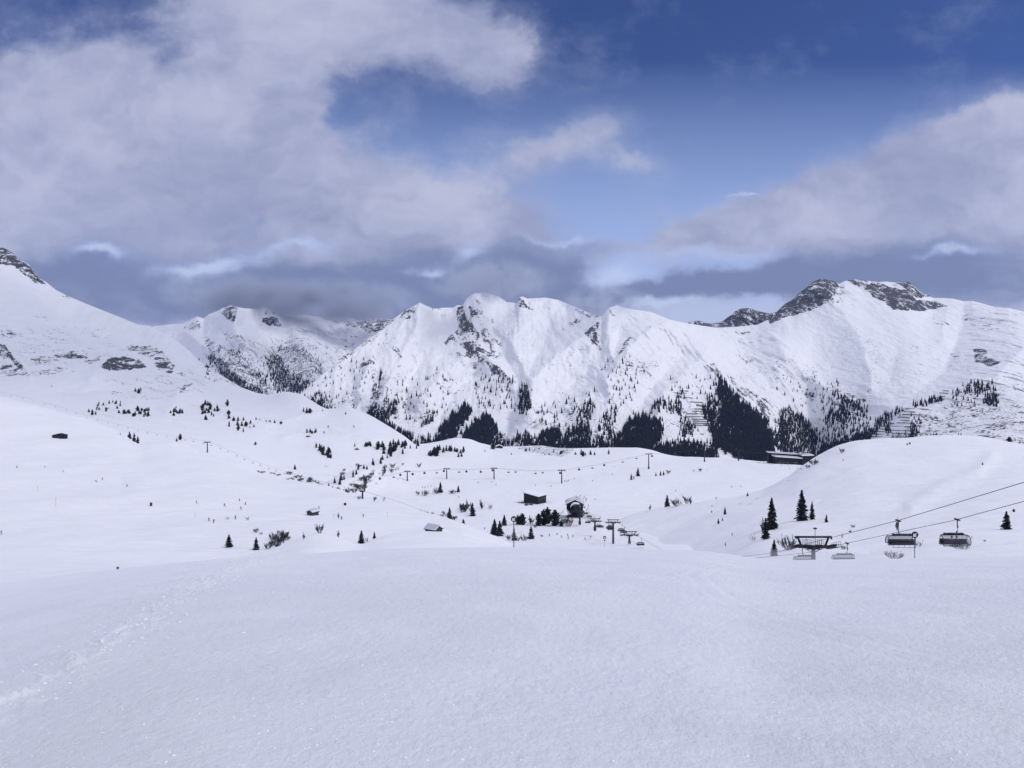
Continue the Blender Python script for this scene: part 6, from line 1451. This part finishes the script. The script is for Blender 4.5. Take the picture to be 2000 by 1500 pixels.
SKI2 = [(x + .10 * (1.2 - z) * (-1), y - (.12 if z > 1.1 else 0), z - .06 * (z > .8)) for (x, y, z) in SKI1]
SKI2[7] = (.50, -.05, 1.22); SKI2[8] = (.62, -.3, 1.05); SKI2[9] = (.64, -.38, 1.03); SKI2[11] = (-.40, -.20, 1.25); SKI2[12] = (-.42, -.45, 1.2); SKI2[13] = (-.42, -.52, 1.2)
JACK = [mat('jacket_navy', (.02, .025, .06), .8), mat('jacket_black', (.015, .015, .02), .8), mat('jacket_red', (.30, .03, .035), .8), mat('jacket_blue', (.03, .08, .22), .8), mat('jacket_grey', (.13, .13, .15), .8), mat('jacket_green', (.03, .10, .06), .8)]
JN = ['navy', 'black', 'red', 'blue', 'grey', 'green']
M_PANTS = mat('ski_trousers', (.02, .02, .026), .8); M_HELM = mat('helmet', (.03, .03, .035), .4); M_SKI = mat('skis', (.05, .05, .06), .4)
SKB = {}
for j, jm in enumerate(JACK):
    for q, pts in enumerate((SKI1, SKI2)):
        SKB[(j, q)] = skin_figure('skier_body', pts, EDG, RAD, (jm, M_PANTS, M_HELM))
m = MB()
for x in (.15, -.15): m.box((x, -.15, .02), (.10, 1.7, .035)); m.tube([(x, -1.0, .03), (x, -1.12, .12)], [.045, .02], 4)
SKM = m.mesh('skis', M_SKI); m = MB()
for x in (.37, -.37): m.tube([(x, -.42, 1.1), (x * 1.1, .1, .05)], .016, 4)
POM = m.mesh('poles', M_SKI)
def skier(sheet, u, py, label, rz=0., j=0, q=0, group=None, sc=1.0, gear=True, lean=0.):
    p = place(sheet, u, py) if not isinstance(sheet, Vector) else sheet
    o = empty('person', p, rz, sc); o.rotation_euler = (0, lean, rz); tag(o, label, 'person', group)
    link('body', SKB[(j, q)], o)
    if gear: link('skis', SKM, o); link('ski_poles', POM, o)
    return o
SK = [
 (S_B, 33, 914, 'skier far left on the upper left piste, first of the row there'), (S_B, 87, 914, 'skier on the upper left piste, second of the row there'), (S_B, 123, 922, 'dark upright skier on the upper left piste, third of the row there'),
 (S_B, 188, 942, 'small skier on the left piste, lower of the close pair'), (S_B, 200, 937, 'small skier on the left piste, upper of the close pair'), (S_B, 248, 951, 'lone skier between the close pair and the dark cabinet'),
 (S_B, 384, 983, 'lone skier right of the dark cabinet'), (S_B, 439, 989, 'faint small skier left of the group of three'), (S_B, 468, 979, 'highest skier of the group of three left of the dark hut'), (S_B, 479, 986, 'rightmost skier of the group of three left of the dark hut'), (S_B, 471, 995, 'lowest skier of the group of three left of the dark hut'),
 (S_B, 408, 1018, 'left skier of the pair above the lone nearest spruce'), (S_B, 417, 1021, 'right skier of the pair above the lone nearest spruce'), (S_B, 2, 1044, 'skier cut by the left edge of the picture'), (S_B, 667, 1015, 'skier beside the bare shrub right of the dark hut'), (S_B, 709, 1010, 'pale skier on the piste above the spruce pair of the knoll'), (S_B, 623, 994, 'small skier above the dark hut'),
 (S_D, 934, 944, 'skier under the cabin lift, leftmost of the loose trio'), (S_D, 960, 943, 'skier under the cabin lift at the foot of the mid-plateau tower'), (S_D, 968.5, 948, 'skier just right below the mid-plateau tower'), (S_D, 1045.6, 949, 'skier alone above the flat-roofed building'), (S_D, 1076, 951, 'skier above the station, left of the tallest dark tower'),
 (S_D, 1102, 941, 'skier right at the tallest dark tower, left of three'), (S_D, 1104.7, 941, 'skier at the tallest dark tower, middle of three'), (S_D, 1107, 941, 'skier at the tallest dark tower, right of three'), (S_D, 1110, 940, 'skier a step right of the three at the tallest dark tower'), (S_D, 1122, 936, 'skier alone right of the tallest dark tower'),
 (S_D, 825, 953, 'tiny skier in the row below the hump slope, first from the left'), (S_D, 830, 953, 'tiny skier in the row below the hump slope, second from the left'), (S_D, 836, 952, 'tiny skier in the row below the hump slope, third from the left'), (S_D, 842, 951, 'tiny skier in the row below the hump slope, fourth from the left'),
 (S_D, 896, 972, 'skier below the small spruce under the cabin lift'), (S_D, 946.5, 1034, 'skier right of the leaning spruce by the hut'),
 (S_D, 1133.5, 969.5, 'topmost skier above the right roof edge of the station'), (S_D, 1132, 974.5, 'middle skier above the right roof edge of the station'), (S_D, 1133.8, 979, 'lowest skier above the right roof edge of the station'),
 (S_D, 1141.5, 971, 'top skier of the cluster right above the station'), (S_D, 1140, 975, 'left skier of the cluster right above the station'), (S_D, 1143.5, 975, 'middle skier of the cluster right above the station'), (S_D, 1146, 975.5, 'right skier of the cluster right above the station'), (S_D, 1144.5, 980, 'lowest skier of the cluster right above the station'), (S_D, 1162.5, 977, 'single skier right of the cluster above the station'),
 (S_D, 1149.6, 989, 'upper skier of the pair right beside the station'), (S_D, 1148.5, 995, 'lower skier of the pair right beside the station'), (S_D, 1156.4, 1014, 'dark skier between the station chairs and the lone one'), (S_D, 1150.5, 1015, 'skier just left of the dark one under the station chairs'), (S_D, 1172.4, 1012, 'lone skier left of the tall valley pylon'), (S_D, 1143, 1014, 'skier right behind the chair beside the station pylon'),
 (S_D, 1097, 1050.5, 'largest skier of the group on the flat below the station, on the left'), (S_D, 1109.5, 1053, 'lowest skier of the group on the flat below the station'), (S_D, 1119, 1049, 'right leaning skier of the group on the flat below the station'), (S_D, 1108.5, 1047, 'tiny skier at the back of the group on the flat'), (S_D, 1073, 1047, 'tiny skier at the left end of the flat below the station'), (S_D, 1088, 1045, 'tiny skier behind the largest one on the flat'), (S_D, 1154, 1051, 'skier at the foot of the middle red-footed pylon'), (S_D, 1143, 1054, 'skier left of the middle red-footed pylon'),
 (S_D, 1320, 960, 'skier alone above the bare shrubs of the ridge'), (S_D, 1429, 952, 'left skier of the pair on the wide piste left of the right hill'), (S_D, 1447, 951.5, 'right skier of the pair on the wide piste left of the right hill'), (S_D, 1199.5, 913, 'skier under the cabin lift between the tallest and the red-footed tower'), (S_D, 1157, 940, 'skier far left under the right half of the cabin lift'), (S_D, 1196, 928, 'leaning skier left of the three spruces by the red-footed tower'),
 (S_D, 1541.6, 916, 'skier alone in front of the long low building'), (S_D, 1557.5, 915.5, 'left skier of the pair in front of the long low building'), (S_D, 1560.5, 917, 'right skier of the pair in front of the long low building'), (S_E, 1646.5, 901, 'lone skier high on the left flank of the right hill'),
 (S_D, 1481.5, 905, 'person standing left of the line before the long building'), (S_D, 1491.5, 906, 'person at the head of the line before the long building'), (S_D, 1497, 906, 'second person of the line before the long building'), (S_D, 1502, 906.5, 'third person of the line before the long building'), (S_D, 1507, 907, 'fourth person of the line before the long building'), (S_D, 1526.5, 910, 'left of two persons right under the wall of the long building'), (S_D, 1538.5, 909, 'right of two persons right under the wall of the long building'),
]
rs = random.Random(9)
for i, (sh, u, py, lb) in enumerate(SK):
    if py > 1055 and sh is S_D: py = 1054
    far = sh is S_D and py < 960
    j = rs.choice([0, 1, 1, 0, 4, 3, 2, 5]); g = 'skiers on the left piste' if sh is S_B else ('skiers around the lift station and plateau' if sh is S_D else None)
    skier(sh, u, py, lb, rs.uniform(0, 6.28), j, rs.randint(0, 1), g, lean=rs.uniform(-.12, .12), sc=1.12 if far else 1.05)

# two riders under the cover
SIT = [(0, -.05, .10), (0, -.0, .35), (0, .0, .58), (0, -.02, .70), (0, -.05, .80), (0, -.04, .93), (.20, .0, .58), (.30, -.06, .34), (.26, -.36, .26), (.24, -.44, .27), (-.20, 0, .58), (-.30, -.06, .34), (-.26, -.36, .26), (-.24, -.44, .27),
       (.12, -.10, .08), (.14, -.52, .08), (.14, -.58, -.36), (.14, -.70, -.40), (-.12, -.10, .08), (-.14, -.52, .08), (-.14, -.58, -.36), (-.14, -.70, -.40)]
def rider(x, jacket, label):
    me = skin_figure('rider_body', SIT, EDG, RAD, (jacket, M_PANTS, M_HELM), sub=2)
    for p in me.polygons: p.material_index = 2 if p.center.z > .74 else (0 if p.center.z > .16 else 1)
    o = empty('person', riders_chair.location + Vector((x, -.22, -3.28))); tag(o, label, 'person', 'riders on the covered chair')
    link('body', me, o); s = MB()
    for q in (.14, -.14): s.box((q, -.62, -.44), (.10, 1.75, .035)); s.tube([(q, -1.48, -.43), (q, -1.62, -.33)], [.045, .02], 4)
    s.build('skis', M_SKI, o); h = MB(); h.lathe([(.115, -.02), (.125, .06), (.10, .13), (.04, .165), (0, .17)], (0, -.04, .89), 'z', 12); h.build('helmet', M_HELM, o, True)
    g = MB(); g.box((0, -.155, .90), (.17, .05, .07)); g.build('goggles', M_GLASS, o)
rider(-.95, mat('rider_red', (.26, .012, .03), .8), 'seated skier in red jacket, left of the two on the covered chair'); rider(-.25, JACK[1], 'seated skier in dark clothes, right of the two on the covered chair')

# ------------------------------------------------------------------ slope poles and nets
def pole(sh, u, py, h, lb, r=.05):
    p = place(sh, u, py); o = empty('slope_pole', p); tag(o, lb, 'slope pole'); m = MB(); hh = px2m(h, p.y); m.tube([(0, 0, -.3), (0, 0, hh)], r, 5); m.build('stick', M_STEEL, o)
    m = MB(); m.box((0, 0, hh - .25), (.16, .05, .45)); m.build('marker_tab', M_DARK, o)
pole(S_B, 109, 989, 17, 'thin tall pole standing alone on the lower left piste'); pole(S_B, 381, 1011, 9, 'thin pole on the piste left of the dry stalks'); pole(S_B, 74, 961, 12, 'thin pole on the piste under the row of three skiers')
pole(S_D, 1018, 1053, 17, 'thin pole right of the valley arrow sign'); pole(S_D, 1178, 928, 8, 'short pole on the plateau left of the red-footed tower', .07); pole(S_D, 1382, 922, 8, 'thin pole right of the two small bushes on the plateau', .07); pole(S_B, 652, 1013, 10, 'thin pole left of the shrub beside the dark hut'); pole(S_B, 757, 1012, 12, 'thin pole on the right part of the left piste')
def net(pts, h, lb, sheet=S_D):
    P_ = []
    for (a, b) in zip(pts[:-1], pts[1:]):
        n = max(2, int(abs(b[0] - a[0]) / 5))
        for k in range(n): P_.append(place(sheet, a[0] + (b[0] - a[0]) * k / n, a[1] + (b[1] - a[1]) * k / n))
    P_.append(place(sheet, *pts[-1])); c = P_[0]; o = empty('net_fence', c); tag(o, lb, 'fence')
    m = MB()
    for p in P_: m.tube([tuple(p - c - Vector((0, 0, .2))), tuple(p - c + Vector((0, 0, h)))], .05, 4)
    m.build('posts', M_DARK, o); m = MB()
    for z in np.linspace(.15, h * .95, 5): m.tube([tuple(p - c + Vector((0, 0, float(z)))) for p in P_], .022, 3, cap=False)
    m.build('net', M_DARK, o)
net([(986, 1027), (1010, 1026), (1040, 1027), (1075, 1028), (1105, 1028), (1132, 1029)], 1.4, 'long low net fence on the bank below the stone pines')
net([(1470, 903), (1490, 905.5), (1513, 907)], 1.6, 'short net fence by the line of people at the long building')
net([(1108, 1022), (1133, 1020)], 2.2, 'safety net beside the station pylon')
# debris of rocks on the foreground edge
p = Vector(((230 - 1000) / FPX * 57, 57, 0)); p.z = fore_at(p.x, 57); m = MB(); m.lathe([(.08, -.1), (.10, .03), (.06, .08), (0, .1)], (0, 0, 0), 'z', 7); o = m.build('small_rock', bpy.data.materials['boulder_rock']); o.location = p; tag(o, 'small dark stone on the left edge of the near slope', 'rock')

# ------------------------------------------------------------------ snow chunks lying along the broken crust band
def chunks():
    rng = np.random.default_rng(8); vs, fs = [], []; base = 0
    ico = [(0, 0, 1), (.9, 0, .45), (.28, .85, .45), (-.73, .53, .45), (-.73, -.53, .45), (.28, -.85, .45), (.73, .53, -.45), (-.28, .85, -.45), (-.9, 0, -.45), (-.28, -.85, -.45), (.73, -.53, -.45)]
    fc = [(0, 1, 2), (0, 2, 3), (0, 3, 4), (0, 4, 5), (0, 5, 1), (1, 6, 2), (2, 7, 3), (3, 8, 4), (4, 9, 5), (5, 10, 1), (6, 7, 2), (7, 8, 3), (8, 9, 4), (9, 10, 5), (10, 6, 1)]
    ico = np.array(ico)
    for k in range(2600):
        al = rng.random() ** .8; w = (.5 + al * 1.6); x = -4.9 + (-15.8 + 4.9) * al + rng.normal() * w * (.35 if rng.random() < .5 else 1.1); y = 7.4 + 42 * al + rng.normal() * .4
        if y < 3: continue
        s = min(abs(rng.normal()), 2.4) * .011 + .005 + .012 * al
        z = float(fore_z(np.array([CX + x / y * FPX]), np.array([y]))[0] + fore_detail(np.array([x]), np.array([y]))[0])
        q = ico * s * rng.uniform(.7, 1.3, ico.shape) * np.array([1.4, 1.2, .42]); vs.append(q + np.array([x, y, z + s * .05])); fs.append(np.array(fc) + base); base += len(ico)
    for k in range(2600):       # scattered grains everywhere on the near slope
        y = rng.uniform(3, 14) ; x = rng.uniform(-.72, .72) * y
        s = min(abs(rng.normal()), 2.) * .005 + .002
        z = float(fore_z(np.array([CX + x / y * FPX]), np.array([y]))[0] + fore_detail(np.array([x]), np.array([y]))[0])
        q = ico * s * rng.uniform(.7, 1.3, ico.shape) * np.array([1.3, 1.1, .7]); vs.append(q + np.array([x, y, z])); fs.append(np.array(fc) + base); base += len(ico)
    me = mesh_np('snow_chunks', np.concatenate(vs), None, np.concatenate(fs), (M_SNOWC,), True)
    tag(link('snow_chunks', me), 'loose lumps of crusted snow strewn over the near slope', 'snow lumps', kind='stuff')
chunks()

# ------------------------------------------------------------------ air: haze box, cloud caps on the peaks, drifting snow at the slope edge
def volume(name, dens, col, anis=0.):
    m = bpy.data.materials.new(name); m.use_nodes = True; t = NT(m.node_tree); t.n.clear()
    v = t.add('ShaderNodeVolumePrincipled'); v.inputs['Density'].default_value = dens; v.inputs['Color'].default_value = (*col, 1); v.inputs['Anisotropy'].default_value = anis
    o = t.add('ShaderNodeOutputMaterial'); t.l.new(v.outputs[0], o.inputs['Volume']); return m
m = MB(); m.box((0, 4400, 450), (19000, 11000, 2142)); o = m.build('haze', volume('haze', HAZE_D, (.40, .55, 1.0))); tag(o, kind='stuff')

def puff(name, c, rad, dens, col, label, cat, tilt=0.):
    m = MB(); n = 10; prof = [(math.sin(math.pi * i / n), -math.cos(math.pi * i / n)) for i in range(n + 1)]
    m.lathe(prof, (0, 0, 0), 'z', 20); o = m.build(name, volume(name, dens, col), None, True); o.location = c; o.scale = rad; o.rotation_euler = (0, tilt, 0)
    return tag(o, label, cat, kind='stuff')
def cloud_mat(name, dens, col, seed):
    m = bpy.data.materials.new(name); m.use_nodes = True; t = NT(m.node_tree); t.n.clear()
    tc = t.add('ShaderNodeTexCoord').outputs['Object']; r = t.vm('LENGTH', tc, out=1)
    fall = t.mr(r, 1.0, .25)
    n = t.noise(t.vm('ADD', t.vm('MULTIPLY', tc, (2.6, 1, 1.1)), (seed, 0, 0)), 1.3, 4, .6)
    d = t.m('MULTIPLY', t.m('MULTIPLY', t.mr(n, .36, .62), fall), dens)
    v = t.add('ShaderNodeVolumePrincipled'); t.put(v.inputs['Density'], d); v.inputs['Color'].default_value = (*col, 1)
    o = t.add('ShaderNodeOutputMaterial'); t.l.new(v.outputs[0], o.inputs['Volume']); return m
for i, (u, v, ru, rv, dens) in enumerate(((455, 575, 150, 46, .009), (640, 590, 190, 52, .012), (962, 552, 130, 42, .008), (1175, 590, 90, 30, .005))):
    Y = 6300 if u < 800 else 3900; s_ = Y / FPX
    o = puff('mountain_cloud', P(u, v, Y - 500), (ru * s_, 450, rv * s_), 0, (.5, .5, .5), 'ragged grey cloud wrapped round the far summits', 'cloud')
    o.data.materials.clear(); o.data.materials.append(cloud_mat('cloud_vapour', dens, (.66, .71, .85), i * 7.3))
for (u, v, ru, rv, dens) in ((1560, 1094, 190, 7, .16), (1800, 1092, 190, 6, .14), (1090, 1072, 150, 4, .10)):
    Y = float(LIPY(u)); s_ = Y / FPX
    puff('drifting_snow', P(u, v, Y + 1), (ru * s_, 3.5, rv * s_), dens, (.93, .95, 1.0), 'thin veil of wind-blown snow over the slope edge', 'drifting snow')
for (tx, ty, tz, rx, ry, rz, dn) in ((-1250, 1900, 80, 1150, 800, 260, .0017), (-1900, 4800, 100, 1500, 900, 300, .0009)):       # unseen clouds added overhead to shade the left mountain and the far valley
    k = (2700 - tz) / sv.z
    puff('cloud', Vector((tx, ty, tz)) + sv * k, (rx, ry, rz), dn, (.93, .94, .96), 'unseen cloud added overhead to shade the left slopes', 'cloud')
